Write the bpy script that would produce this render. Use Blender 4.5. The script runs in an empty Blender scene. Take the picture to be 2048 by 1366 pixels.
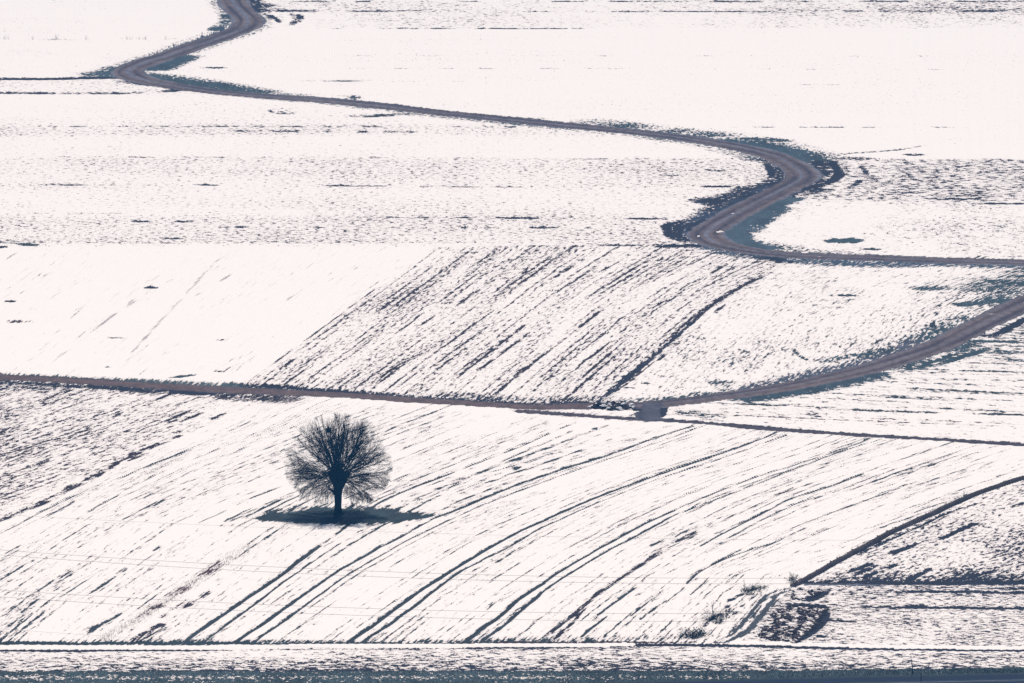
import bpy, math, random
import numpy as np
random.seed(7); rng = np.random.default_rng(11)

# ------------------------------------------------------------------ camera, sky, sun, exposure
scene = bpy.context.scene
COL = scene.collection
CAM_H = 174.0
PITCH = math.radians(8.84)          # looking down across the plain
FOC = 17000.0                       # focal length in photograph pixels (2048 wide)
cam_data = bpy.data.cameras.new('camera')
cam_data.sensor_width = 36.0
cam_data.lens = 36.0 * FOC / 2048.0
cam_data.clip_start = 5.0
cam_data.clip_end = 20000.0
cam = bpy.data.objects.new('camera', cam_data)
cam.location = (0, 0, CAM_H)
cam.rotation_euler = (math.pi / 2 - PITCH, 0, 0)
COL.objects.link(cam)
scene.camera = cam

SUN_ELEV, SUN_AZ = math.radians(60), math.radians(8)      # azimuth from +Y (behind the scene) towards +X
world = bpy.data.worlds.new('World'); scene.world = world; world.use_nodes = True
wn = world.node_tree.nodes; wl = world.node_tree.links
sky = wn.new('ShaderNodeTexSky'); sky.sky_type = 'NISHITA'; sky.sun_disc = False
sky.sun_elevation = SUN_ELEV; sky.sun_rotation = SUN_AZ
bg = wn['Background']; bg.inputs['Strength'].default_value = 0.06
wl.new(sky.outputs[0], bg.inputs['Color'])
sun_d = bpy.data.lights.new('sun', 'SUN'); sun_d.energy = 4.3; sun_d.angle = math.radians(0.5)
sun_d.color = (1.0, 0.91, 0.84)
sun = bpy.data.objects.new('sun', sun_d)
sun.rotation_euler = (math.radians(90) - SUN_ELEV, 0, math.pi - SUN_AZ)
COL.objects.link(sun)
scene.view_settings.view_transform = 'Standard'
scene.view_settings.look = 'None'
scene.view_settings.exposure = -0.01
scene.view_settings.gamma = 1.0
scene.view_settings.use_curve_mapping = False

# ------------------------------------------------------------------ helpers
SP, CP = math.sin(PITCH), math.cos(PITCH)

def ground(X, Y, z=0.0):
    """point of the plain seen at photograph pixel (X, Y)"""
    X = np.asarray(X, float); Y = np.asarray(Y, float)
    v = (683.0 - Y) / FOC
    t = (CAM_H - z) / (SP - v * CP)
    return t * (X - 1024.0) / FOC, t * (CP + v * SP)

def link(name, data, label=None, cat=None, kind=None, group=None, parent=None, loc=None):
    o = bpy.data.objects.new(name, data)
    COL.objects.link(o)
    if parent: o.parent = parent
    if loc is not None: o.location = loc
    if label: o['label'] = label
    if cat: o['category'] = cat
    if kind: o['kind'] = kind
    if group: o['group'] = group
    return o

TAB = rng.random((256, 256))
def vn(x, y, seed=0):
    x, y = 0.83 * x + 0.557 * y + seed * 17.31, -0.557 * x + 0.83 * y + seed * 9.77
    ix = np.floor(x).astype(np.int64); iy = np.floor(y).astype(np.int64)
    fx = x - ix; fy = y - iy
    fx = fx * fx * (3 - 2 * fx); fy = fy * fy * (3 - 2 * fy)
    a = TAB[ix & 255, iy & 255]; b = TAB[(ix + 1) & 255, iy & 255]
    c = TAB[ix & 255, (iy + 1) & 255]; d = TAB[(ix + 1) & 255, (iy + 1) & 255]
    return (a * (1 - fx) + b * fx) * (1 - fy) + (c * (1 - fx) + d * fx) * fy - 0.5
def fbm(x, y, seed=0, n=3):
    s = 0; a = 1.0
    for k in range(n):
        s = s + a * vn(x * 2 ** k, y * 2 ** k, seed + 5 * k); a *= 0.5
    return s

# linear base colours
EARTH = (0.018, 0.012, 0.021)
NAVY = (0.009, 0.012, 0.026)
BROWN = (0.034, 0.020, 0.024)
GRASS = (0.024, 0.055, 0.058)
DGRASS = (0.015, 0.030, 0.036)
GRAVEL = (0.085, 0.098, 0.135)
ROAD = (0.142, 0.108, 0.106)
ROAD2 = (0.048, 0.041, 0.058)
ASPHALT = (0.004, 0.014, 0.035)

# ------------------------------------------------------------------ the plain: one fine terrain sheet, cut into fields and roads
Xs = np.concatenate([[-9000, -3500, -1500, -700, -350], np.linspace(-190, 2238, 1240), [2400, 2750, 3500, 5500, 11000]])
Ys = np.concatenate([[-1500, -1000, -600, -350, -200, -110], np.linspace(-55, 1450, 885), [1480, 1560, 1750, 2300, 3500, 8000]])
NX, NY = len(Xs), len(Ys)
PX, PY = np.meshgrid(Xs, Ys)
WX, WY = ground(PX, PY)

bias = np.full((NY, NX), -0.21)
colr = np.empty((NY, NX, 3)); colr[:] = EARTH
fid = np.zeros((NY, NX), np.int32)
U = WX.copy(); V = WY.copy(); SEED = np.zeros((NY, NX))
hgt = np.zeros((NY, NX))

JX = 5 * fbm(WX / 2.0, WY / 9.0, 301); JY = 1.8 * fbm(WX / 2.0, WY / 9.0, 302)
def inside(poly):
    m = np.zeros((NY, NX), bool); n = len(poly); PXj = PX + JX; PYj = PY + JY
    for k in range(n):
        x0, y0 = poly[k]; x1, y1 = poly[(k + 1) % n]
        if y0 == y1: continue
        c = (PYj >= min(y0, y1)) & (PYj < max(y0, y1)) & (PXj < x0 + (PYj - y0) * (x1 - x0) / (y1 - y0))
        m ^= c
    return m

def family(curves, ys, us):
    """furrow coordinate: curves = list of X positions at heights ys; us = value carried by each curve"""
    o = np.argsort(ys); ys_ = np.array(ys, float)[o]
    cx = []
    for c in curves:
        c = np.array(c, float)[o]
        # linear continuation outside
        y = Ys.clip(ys_[0] - 400, ys_[-1] + 300)
        val = np.interp(y, ys_, c)
        lo = y < ys_[0]; hi = y > ys_[-1]
        val[lo] = c[0] + (y[lo] - ys_[0]) * (c[1] - c[0]) / (ys_[1] - ys_[0])
        val[hi] = c[-1] + (y[hi] - ys_[-1]) * (c[-1] - c[-2]) / (ys_[-1] - ys_[-2])
        cx.append(val)
    cx = np.array(cx); out = np.empty((NY, NX))
    us = np.array(us, float)
    for j in range(NY):
        xk = np.maximum.accumulate(cx[:, j] + np.arange(len(us)) * 0.01)
        r = np.interp(Xs, xk, us)
        s0 = (us[1] - us[0]) / max(xk[1] - xk[0], 30); s1 = (us[-1] - us[-2]) / max(xk[-1] - xk[-2], 30)
        r = np.where(Xs < xk[0], us[0] + (Xs - xk[0]) * s0, r)
        r = np.where(Xs > xk[-1], us[-1] + (Xs - xk[-1]) * s1, r)
        out[j] = r
    return out

YL = [1282, 1200, 1150, 1100, 1050, 1000, 950, 900, 860, 820, 780]
CL = [[-480, -330, -225, -115, -10, 98, 200, 300, 395, 500, 610],
      [-380, -245, -150, -60, 35, 133, 243, 365, 460, 545, 640],
      [-160, -62, 17, 97, 173, 262, 365, 480, 580, 680, 780],
      [60, 165, 238, 310, 385, 495, 620, 745, 850, 955, 1060],
      [370, 487, 560, 625, 700, 775, 888, 1020, 1115, 1215, 1330],
      [470, 592, 664, 750, 845, 962, 1092, 1245, 1363, 1470, 1600],
      [699, 813, 890, 969, 1068, 1182, 1308, 1463, 1563, 1690, 1820],
      [931, 1034, 1109, 1192, 1285, 1392, 1524, 1678, 1785, 1930, 2090],
      [1073, 1178, 1252, 1325, 1425, 1530, 1665, 1810, 1930, 2080, 2240],
      [1240, 1330, 1392, 1500, 1610, 1740, 1880, 2020, 2150, 2300, 2460]]
UL_ = family(CL, YL, [c[0] / 18.3 for c in CL])
YH = [805, 770, 719, 671, 627, 577, 536, 493]
CH = [[445, 490, 559, 625, 686, 755, 811, 870],
      [700, 742, 812, 880, 940, 1005, 1060, 1120],
      [1196, 1240, 1297, 1353, 1403, 1476, 1561, 1660]]
UH_ = family(CH, YH, [c[0] / 15.7 for c in CH])

def rot(slope):
    """coordinates across / along a direction that shows as `slope` pixels right per pixel up (world frame)"""
    x0, y0 = ground(1000, 1000); x1, y1 = ground(1000 + 10 * slope, 990)
    dx, dy = x1 - x0, y1 - y0; l = math.hypot(dx, dy); dx /= l; dy /= l
    return WX * dy - WY * dx, WX * dx + WY * dy

big = fbm(WX / 22, WY / 60, 3)
mid = fbm(WX / 5, WY / 14, 4)
fine = fbm(WX / 1.1, WY / 4.5, 5)

FIELDS = []
def field(name, label, poly, base, u, v, su, sv, col, clump=0.12, rows=0.0, row_m=1.0, wob=0.0, streak=0.0, extra=None, rowsharp=7):
    k = len(FIELDS) + 1
    FIELDS.append((name, label))
    m = inside(poly) if poly is not None else np.ones((NY, NX), bool)
    uu, vv = u[m], v[m]
    b = base + clump * big[m] * 1.2 + 1.0 * clump * mid[m]
    wobble = wob * fbm(uu / 6, vv / 25, k)
    if rows:
        ph = (uu + wobble) / row_m
        amp = np.clip(0.55 + 2.4 * vn(np.round(ph) * 3.7, vv / 26, k), 0, 1.7)
        b = b + rows * (amp * np.abs(np.cos(math.pi * ph)) ** rowsharp - 0.15)
        hgt[m] += 0.025 * np.cos(2 * math.pi * ph)
    if streak:
        b = b + streak * (vn(uu / (row_m * 1.7), vv / 28, k + 3) + 0.35 * vn(uu / (row_m * 4.3), vv / 60, k + 8))
    bias[m] = b; colr[m] = col; fid[m] = k
    SEED[m] = k * 7.3
    if rows: b = bias[m]; bias[m] = b + rows * 0.5 * vn(uu / 0.62 + 3, vv / 16, k + 13) * (1.0 if streak > 0.05 else 0)
    if extra: extra(m)
    return m

ROWY = WY + 0.02 * WX           # rows running across the view
def bands(stops):
    ys = [s[0] for s in stops]; bs = [s[1] for s in stops]
    def f(m): bias[m] += np.interp(PY[m], ys, bs)
    return f

Lu = UL_
field('tree_field', 'snowy field with long curved furrows and paired wheel ruts round the lone tree', None,
      -0.262, Lu, WY, 0.42, 2.6, DGRASS, clump=0.05, rows=0.26, row_m=0.95, streak=0.20, wob=0.15)
# grading of the tree field: darker at left and far right, cleaner in the middle
m = fid == 1
bias[m] += np.interp(PX[m] - (1282 - PY[m]) * 1.3, [-500, -200, 200, 600, 800, 1050, 1300, 1600], [0.06, 0.05, 0.025, -0.015, -0.015, 0.01, 0.045, 0.04])
bias[m] += np.interp(PY[m], [1225, 1282], [0, 0.035])

field('upper_left_field', 'clean white snowfield left of the highest road bend',
      [(-9999, -2000), (455, -2000), (455, -60), (440, 0), (470, 40), (300, 105), (230, 156), (-9999, 160)], -0.33, ROWY, WX, 1.3, 0.8, DGRASS, clump=0.07, streak=0.08, row_m=2.5)
field('top_right_field', 'speckled strip of snowy field along the top edge right of the road',
      [(480, -2000), (12000, -2000), (12000, 55), (505, 57), (520, 40), (480, 0)], -0.18, ROWY, WX, 1.9, 0.8, EARTH, clump=0.12, streak=0.10, row_m=5, extra=bands([(0, 0.03), (20, 0.03), (28, -0.03), (57, -0.03)]))
field('wide_white_field', 'broad almost untouched snowfield behind the long road',
      [(505, 57), (12000, 55), (12000, 321), (1640, 318), (1500, 290), (1250, 262), (700, 200), (330, 165), (260, 140), (420, 80)],
      -0.345, ROWY, WX, 1.6, 0.8, DGRASS, clump=0.04, streak=0.10, row_m=2.2)
field('banded_field', 'long snowy field striped by rows of dark specks below the long road',
      [(-9999, 159), (230, 157), (330, 170), (700, 210), (1250, 268), (1440, 290), (1570, 330), (1560, 370), (1400, 450), (1400, 490), (-9999, 490)],
      -0.225, ROWY, WX, 1.75, 0.78, EARTH, clump=0.05, streak=0.09, row_m=3.5,
      extra=bands([(158, 0.02), (186, 0.04), (192, -0.08), (245, -0.07), (252, 0.05), (268, 0.06), (276, -0.07), (312, -0.08), (318, 0.03), (345, 0.05), (365, 0.02), (372, 0.05), (380, 0.0), (425, 0.0), (436, 0.06), (489, 0.085), (491, -0.2)]))
m = fid == 5
bias[m] += np.interp(PX[m], [0, 500, 1100, 1550], [-0.02, -0.015, 0.01, 0.05]) * ((PY[m] > 315) | (PY[m] < 190))
field('dark_speckled_field', 'densely speckled strip of snow right of the wide road bend',
      [(1600, 318), (12000, 321), (12000, 408), (1560, 404), (1640, 360)], -0.085, ROWY, WX, 1.8, 0.9, NAVY, clump=0.08, streak=0.08, row_m=3)
field('inner_bend_field', 'lightly speckled snow with green patches inside the lower road bend',
      [(1560, 404), (12000, 408), (12000, 523), (1600, 513), (1440, 490), (1440, 455)], -0.235, ROWY, WX, 1.5, 0.9, DGRASS, clump=0.14, streak=0.08, row_m=4,
      extra=lambda m: bias.__setitem__(m, bias[m] + np.interp(PX[m] + 1.2 * (PY[m] - 404), [1500, 1750, 1950], [0.10, 0.0, -0.02])))
field('smooth_field', 'smooth clean rectangle of snow at left above the straight road',
      [(-9999, 490), (880, 493), (485, 772), (-9999, 750)], -0.36, UH_, WY, 0.5, 4.0, EARTH, clump=0.03, rows=0.09, row_m=1.3, streak=0.13)
field('ploughed_field', 'ploughed field of diagonal dark furrows poking through the snow in the centre',
      [(878, 492), (1400, 489), (1450, 500), (1570, 522), (1415, 622), (1320, 703), (1265, 750), (1198, 806), (1060, 806), (485, 772)],
      -0.125, UH_, WY, 0.5, 2.2, EARTH, clump=0.03, rows=0.24, row_m=1.05, streak=0.16, wob=0.3)
field('stippled_field', 'lightly stippled snowy field between the furrows and the curving road',
      [(1570, 522), (12000, 526), (12000, 400), (2048, 590), (1900, 680), (1660, 752), (1420, 794), (1198, 807), (1265, 750), (1320, 703), (1415, 622)],
      -0.19, UH_, WY, 0.55, 1.7, DGRASS, clump=0.13, rows=0.08, row_m=1.2, streak=0.09,
      extra=lambda m: bias.__setitem__(m, bias[m] + 0.06 * np.exp(-((PY[m] - 690) / 45.0) ** 2) + 0.04 * np.exp(-((PX[m] - 1350) / 90.0) ** 2 - ((PY[m] - 700) / 40.0) ** 2) - 0.05 * np.exp(-((PY[m] - 770) / 20.0) ** 2)))
u5 = WY + 0.25 * WX
field('striped_grass_field', 'snowy grass field with fine level green stripes at right under the curving road',
      [(1330, 808), (1420, 800), (1660, 765), (1900, 690), (2048, 615), (12000, 300), (12000, 950), (2048, 886), (1800, 872), (1440, 846), (1322, 836)],
      -0.25, u5, WX, 1.3, 1.3, DGRASS, clump=0.08, rows=0.26, row_m=2.3, streak=0.10, wob=0.3,
      extra=lambda m: bias.__setitem__(m, bias[m] + np.interp(PX[m], [1350, 1600, 1900], [-0.02, 0.0, 0.05]) * (PY[m] < 820)))
m = (fid == len(FIELDS)) & (PY > 822 + (PX - 1500) * 0.028)
colr[m] = EARTH
uk, vk = rot(2.35)
field('clod_field', 'dark cloddy corner of snowy ploughland at left below the straight road',
      [(-9999, 760), (0, 760), (560, 788), (470, 825), (395, 860), (300, 900), (200, 950), (98, 1000), (-10, 1050), (-2000, 2000), (-9999, 2000)],
      -0.075, uk, vk, 0.55, 1.5, EARTH, clump=0.09, rows=0.15, row_m=1.2, streak=0.10, wob=0.4,
      extra=lambda m: bias.__setitem__(m, bias[m] + np.interp(PX[m] + 0.8 * (PY[m] - 790), [0, 150, 330, 480], [0.03, 0.01, -0.08, -0.12])))
um, vm = rot(2.2)
field('wedge_field', 'wedge of dark speckled ploughland below the ditch at the right edge',
      [(1596, 1167), (1682, 1120), (1800, 1058), (1928, 999), (2048, 957), (12000, 300), (12000, 1165)],
      -0.09, um, vm, 0.6, 1.5, NAVY, clump=0.15, rows=0.03, row_m=2.0, streak=0.14,
      extra=lambda m: bias.__setitem__(m, bias[m] + np.interp(PY[m], [1120, 1150, 1160, 1166], [0, 0.07, 0.2, 0.4])))
field('row_field', 'snowy field of short level dark rows in the lower right corner',
      [(1480, 1284), (1530, 1225), (1580, 1180), (1615, 1166), (12000, 1166), (12000, 1296), (2048, 1296), (1700, 1290)],
      -0.06, ROWY, WX, 1.15, 0.75, NAVY, clump=0.10, streak=0.10, row_m=2.2)
field('near_strip_field', 'narrow strip of dark streaked snow before the grass verge',
      [(-9999, 1300), (600, 1299), (1300, 1292), (2048, 1302), (12000, 1320), (12000, 1336), (1600, 1342), (-9999, 1346)],
      -0.09, ROWY, WX, 1.2, 0.75, NAVY, clump=0.05, streak=0.12, row_m=1.6,
      extra=bands([(1290, -0.03), (1320, 0.0), (1334, 0.06), (1339, 0.06)]))
field('grass_verge', 'green grass verge with patches of snow along the near paved road',
      [(-9999, 1345), (1300, 1342), (1600, 1341), (1900, 1338), (2048, 1335), (12000, 1290), (12000, 9000), (-9999, 9000)],
      0.13, ROWY, WX, 1.3, 0.8, (0.040, 0.066, 0.074), clump=0.05, streak=0.05, row_m=1.5,
      extra=lambda m: bias.__setitem__(m, bias[m] + np.where(PX[m] < 1500, -0.17 * np.exp(-((PY[m] - 1355) / 4.5) ** 2), 0.05) + 0.10))

# ------------------------------------------------------------------ strokes: roads, ruts, verges, patches
def cat_rom(p, n=6):
    p = np.array(p, float)
    if len(p) < 3: return p
    q = np.vstack([2 * p[0] - p[1], p, 2 * p[-1] - p[-2]]); out = []
    for i in range(1, len(q) - 2):
        for t in np.arange(n) / n:
            out.append(0.5 * ((2 * q[i]) + (-q[i - 1] + q[i + 1]) * t + (2 * q[i - 1] - 5 * q[i] + 4 * q[i + 1] - q[i + 2]) * t * t + (-q[i - 1] + 3 * q[i] - 3 * q[i + 1] + q[i + 2]) * t ** 3))
    out.append(p[-1]); return np.array(out)

def dist(pts, reach, smooth=6):
    """distance (m), side and running length to a line given in photograph pixels, in a window of the sheet"""
    pp = cat_rom(pts, smooth); wx, wy = ground(pp[:, 0], pp[:, 1])
    ppm = FOC / 900.0
    j0 = np.searchsorted(Ys, pp[:, 1].min() - reach * ppm * 0.2 - 2); j1 = np.searchsorted(Ys, pp[:, 1].max() + reach * ppm * 0.2 + 2)
    i0 = np.searchsorted(Xs, pp[:, 0].min() - reach * ppm - 2); i1 = np.searchsorted(Xs, pp[:, 0].max() + reach * ppm + 2)
    sl = (slice(j0, j1), slice(i0, i1))
    d = np.full((j1 - j0, i1 - i0), 1e9); sd = np.zeros_like(d); ar = np.zeros_like(d)
    run = 0.0
    for k in range(len(pp) - 1):
        a = np.array([wx[k], wy[k]]); b = np.array([wx[k + 1], wy[k + 1]]); L = math.hypot(*(b - a)) + 1e-9
        jj0 = max(0, np.searchsorted(Ys, min(pp[k, 1], pp[k + 1, 1]) - reach * ppm * 0.2 - 2) - j0); jj1 = min(j1 - j0, np.searchsorted(Ys, max(pp[k, 1], pp[k + 1, 1]) + reach * ppm * 0.2 + 2) - j0)
        ii0 = max(0, np.searchsorted(Xs, min(pp[k, 0], pp[k + 1, 0]) - reach * ppm - 2) - i0); ii1 = min(i1 - i0, np.searchsorted(Xs, max(pp[k, 0], pp[k + 1, 0]) + reach * ppm + 2) - i0)
        if jj1 > jj0 and ii1 > ii0:
            X = WX[j0 + jj0:j0 + jj1, i0 + ii0:i0 + ii1]; Y = WY[j0 + jj0:j0 + jj1, i0 + ii0:i0 + ii1]
            ex, ey = (b - a) / L
            s = (X - a[0]) * ex + (Y - a[1]) * ey; c = (X - a[0]) * (-ey) + (Y - a[1]) * ex
            sc = s.clip(0, L); dd = np.hypot(s - sc, c)
            D = d[jj0:jj1, ii0:ii1]; better = dd < D
            D[better] = dd[better]; sd[jj0:jj1, ii0:ii1][better] = c[better]; ar[jj0:jj1, ii0:ii1][better] = (run + sc)[better]
        run += L
    return sl, d, sd, ar, run

ns = [0]
def stroke(pts, w, col, amp=0.30, dash=0.0, dlen=4.0, soft=1.0, wob=0.0, smooth=6, taper=False, depth=0.03, cap=None, ends=0.45):
    """a worn or thawed line: w = half width in metres"""
    ns[0] += 1
    sl, d, sd, ar, run = dist(pts, w * 2.2 + wob, smooth)
    if wob: d = np.abs(d + np.sign(sd) * wob * 2 * vn(ar / 6.0, ar * 0, ns[0]))
    a = amp + dash * 2 * vn(ar / dlen, ar * 0 + ns[0] * 3.3, ns[0])
    if taper: a = a - 0.35 * (1 - np.sin(np.clip(ar / run, 0, 1) * math.pi)) ** 2
    if w < 1.35:
        a = np.minimum(1.7 * a, 0.55)
        tl = min(14.0, 0.3 * run)
        a = a - ends * (1 - np.clip(np.minimum(ar, run - ar) / tl, 0, 1)) ** 1.5
        prof = a - (np.abs(a) + 0.22) * (d / w) ** 2
    else:
        prof = a - (a + 0.30) * (d / w) ** 2 * soft * 0.55
    B = bias[sl]; C = colr[sl]
    up = (prof > B) & (d < w * 2.2)
    f = np.clip((prof - B) / 0.12, 0, 1)[..., None] * up[..., None]
    C[:] = C * (1 - f) + np.array(col) * f
    B[up] = prof[up] if cap is None else np.minimum(prof[up], cap)
    hgt[sl] -= depth * np.clip(1 - (d / (w * 1.3)) ** 2, 0, 1)

def blob(X, Y, rx, ry, col, amp=0.4, tilt=0.0):
    """an uneven thawed patch: rx, ry in photograph pixels"""
    j0, j1 = np.searchsorted(Ys, [Y - 2.5 * ry, Y + 2.5 * ry]); i0, i1 = np.searchsorted(Xs, [X - 2 * rx, X + 2 * rx])
    sl = (slice(j0, j1), slice(i0, i1)); ns[0] += 1
    gx = (PX[sl] - X); gy = (PY[sl] - Y) + tilt * gx
    q = (gx / rx) ** 2 + (gy / ry) ** 2
    q = q * (1 + 0.9 * vn(WX[sl] / 1.2, WY[sl] / 4, ns[0]))
    prof = amp * (1 - q); B = bias[sl]; C = colr[sl]
    up = prof > B; C[up] = col; B[up] = prof[up]

def verge(pts, off, w, col, amp=0.30, rag=0.0, **k):
    stroke(pts, w, col, amp=amp, soft=1.0, depth=0.0, **k)

R1 = [(462, -60), (463, -5), (478, 20), (496, 38), (488, 55), (444, 73), (393, 90), (342, 108), (290, 125), (262, 137), (256, 146), (275, 156), (325, 167), (410, 181),
      (513, 191), (700, 205), (900, 227), (1100, 247), (1200, 257), (1337, 272), (1439, 287), (1508, 301), (1562, 318), (1600, 342), (1600, 358), (1559, 382),
      (1508, 408), (1456, 436), (1424, 455), (1412, 470), (1439, 487), (1508, 502), (1610, 511), (1747, 516), (1900, 521), (2060, 525), (2400, 536), (3500, 570)]
R2 = [(3500, 60), (2400, 440), (2150, 560), (2048, 607), (2009, 626), (1955, 652), (1888, 687), (1821, 712), (1741, 736), (1661, 755), (1580, 772), (1500, 785), (1425, 795), (1340, 805), (1271, 810), (1220, 812), (1158, 812)]
R3 = [(-3500, 660), (-400, 737), (0, 754), (342, 773), (450, 779), (700, 791), (792, 798), (900, 804), (1065, 813), (1158, 812), (1200, 812)]
R4 = [(1050, 823), (1100, 827), (1237, 837), (1322, 841), (1442, 849), (1579, 861), (1800, 875), (2048, 889), (2400, 912), (3500, 985)]
# -- thawed grass and soil beside the upper road
GB = (0.028, 0.052, 0.068)
stroke(R1[:12], 3.9, GB, amp=0.10, dash=0.06)
stroke([(220, 148), (250, 150), (300, 155), (355, 162), (420, 172), (480, 183)], 5, (0.036, 0.062, 0.074), amp=0.25)
stroke([(235, 137), (212, 152), (250, 145)], 3.0, GB, amp=0.2)
stroke([(310, 137), (335, 125), (360, 114)], 3.6, (0.034, 0.060, 0.075), amp=0.32)
stroke([(455, 30), (455, 42), (430, 60)], 1.5, GB, amp=0.2, dash=0.2)
stroke([(360, 163), (420, 168), (470, 178), (520, 184)], 3.5, (0.034, 0.060, 0.072), amp=0.2, dash=0.15)
stroke([(0, 158), (100, 158), (180, 156), (240, 155)], 1.7, NAVY, amp=0.35)
stroke([(-9000, 170), (0, 158)], 1.7, NAVY, amp=0.3)
stroke([(505, 5), (530, 12), (560, 20), (620, 22)], 2.4, NAVY, amp=0.06, dash=0.3, dlen=2)
stroke([(517, 20), (540, 35), (548, 50)], 0.8, NAVY, amp=0.05, dash=0.2)
stroke([(530, 25), (555, 40), (560, 50)], 0.7, NAVY, amp=0.05, dash=0.3)
stroke([(582, 25), (592, 38), (583, 50)], 0.8, NAVY, amp=0.12, dash=0.25)
stroke([(597, 28), (600, 38), (592, 50)], 0.9, NAVY, amp=0.15, dash=0.3)
stroke([(500, -40), (495, 5), (515, 22)], 3, NAVY, amp=0.25)
stroke([(0, 78), (130, 79), (300, 78), (370, 77)], 0.8, DGRASS, amp=-0.02, dash=0.2, dlen=3)
stroke([(400, 94), (470, 68), (530, 52)], 0.7, DGRASS, amp=-0.02, dash=0.2)
stroke([(430, 90), (490, 72), (550, 55)], 0.6, DGRASS, amp=-0.08, dash=0.2)
for yy, a, x0, x1, dl in [(22, 0.16, 560, 960, 14), (23, 0.05, 960, 1600, 8), (22, 0.16, 1500, 2300, 9), (3, 0.08, 900, 2300, 8), (3, 0.0, 520, 900, 8), (57, 0.02, 640, 1300, 4)]:
    stroke([(x0, yy), ((x0 + x1) / 2, yy + .5), (x1, yy - 0.5)], 1.0, NAVY, amp=a - 0.04, dash=0.32, dlen=dl * 0.4)
stroke([(-40, 186), (200, 187), (290, 185), (350, 181), (372, 177)], 1.5, NAVY, amp=0.02, dash=0.32, dlen=2.5)
stroke([(250, 163), (320, 172), (360, 176)], 2.0, NAVY, amp=0.1, dash=0.2)
for yy, a, x0, x1 in [(112, -0.12, 560, 2000), (138, -0.12, 540, 2100), (162, -0.09, 440, 1000), (162, -0.13, 1000, 1500), (170, -0.1, 1500, 2100)]:
    stroke([(x0, yy - 1), ((x0 + x1) / 2, yy), (x1, yy + 1)], 0.7, (0.20, 0.21, 0.23), amp=a - 0.03, dash=0.24, dlen=3)
stroke([(560, 162), (640, 162), (720, 162)], 1.0, DGRASS, amp=0.12, dash=0.2, dlen=4)
blob(432, 136, 22, 1.6, DGRASS, 0.5)
stroke([(440, 172), (560, 187), (660, 190), (715, 196)], 1.0, GB, amp=0.10, dash=0.3, dlen=8)
blob(708, 195, 12, 3.5, GB, 0.2)
for k in range(3):
    stroke([(537 + 17 * k, 218), (540 + 17 * k, 222), (556 + 17 * k, 227), (600, 229)], 0.55, NAVY, amp=0.06 - 0.05 * k, dash=0.16)
    stroke([(552 + 17 * k, 216), (538 + 17 * k, 220)], 0.4, NAVY, amp=0.0)
stroke([(705, 232), (735, 233), (800, 229), (880, 228)], 1.6, DGRASS, amp=0.08, dash=0.25)
stroke([(880, 229), (1000, 234), (1100, 238)], 0.9, DGRASS, amp=0.0, dash=0.25)
stroke([(430, 184), (700, 210), (900, 233), (1150, 258), (1300, 274), (1420, 294), (1520, 318)], 2.9, GB, amp=0.0, dash=0.12)
# -- upper side of the long road towards the wide bend
stroke([(1190, 245), (1300, 258), (1400, 268), (1480, 277), (1560, 292), (1620, 312)], 4.4, (0.030, 0.055, 0.070), amp=0.08, dash=0.18, dlen=3)
stroke([(1450, 283), (1520, 290), (1580, 303), (1620, 318)], 3.8, (0.034, 0.062, 0.078), amp=0.28)
stroke([(1490, 277), (1530, 278), (1565, 281)], 1.8, GB, amp=0.22)
stroke([(1640, 312), (1700, 307), (1790, 300), (1850, 291)], 0.8, DGRASS, amp=-0.02, dash=0.25)
blob(1830, 310, 20, 2, NAVY, 0.35)
# -- outside and inside of the wide bend
for pts, w, a in [([(1610, 312), (1650, 318), (1668, 332), (1678, 350), (1650, 368), (1600, 388)], 1.3, 0.18), ([(1630, 316), (1640, 330), (1640, 350), (1600, 380)], 2.2, 0.24),
                  ([(1700, 318), (1720, 330), (1733, 348), (1720, 362), (1690, 380), (1650, 396)], 0.8, 0.08), ([(1620, 314), (1680, 316), (1730, 318)], 2.0, 0.10),
                  ([(1596, 378), (1560, 400), (1600, 392), (1640, 380)], 2.4, 0.12), ([(1670, 318), (1690, 335), (1700, 350)], 1.4, 0.05)]:
    stroke(pts, w, NAVY, amp=a, dash=0.16, dlen=5)
stroke([(1515, 318), (1548, 322), (1566, 335), (1572, 350), (1560, 362), (1520, 378), (1480, 398), (1430, 420)], 3.0, NAVY, amp=0.20, dash=0.1)
stroke([(1530, 322), (1542, 342), (1542, 358)], 0.9, NAVY, amp=0.25)
stroke([(1545, 366), (1500, 376), (1430, 408)], 2.4, NAVY, amp=0.1, dash=0.15)
stroke([(1540, 370), (1490, 395), (1450, 418), (1412, 440), (1392, 468)], 3.1, (0.022, 0.034, 0.062), amp=0.26)
stroke([(1420, 402), (1470, 392)], 3.2, NAVY, amp=0.18, dash=0.2)
stroke([(1420, 434), (1388, 452), (1386, 470), (1412, 486)], 1.3, NAVY, amp=0.4)
for k, (dx, a) in enumerate([(0, 0.25), (-20, 0.22), (-40, 0.26), (-52, 0.12)]):
    stroke([(1400 + dx * .6, 436), (1372 + dx * .8, 450), (1360 + dx * .55, 462), (1362 + dx * .5, 472), (1388 + dx * .6, 485)], 0.7, NAVY, amp=a, dash=0.12)
stroke([(1330, 492), (1380, 491), (1425, 490)], 1.8, NAVY, amp=0.3, dash=0.1)
stroke([(1180, 490), (1330, 492)], 1.2, NAVY, amp=0.0, dash=0.25)
stroke([(1306, 350), (1345, 351), (1370, 352)], 1.2, NAVY, amp=0.1, dash=0.2)
stroke([(1395, 372), (1440, 373), (1470, 372)], 1.2, NAVY, amp=0.25, dash=0.1)
stroke([(1400, 341), (1460, 341)], 1.0, NAVY, amp=0.12, dash=0.2)
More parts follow.
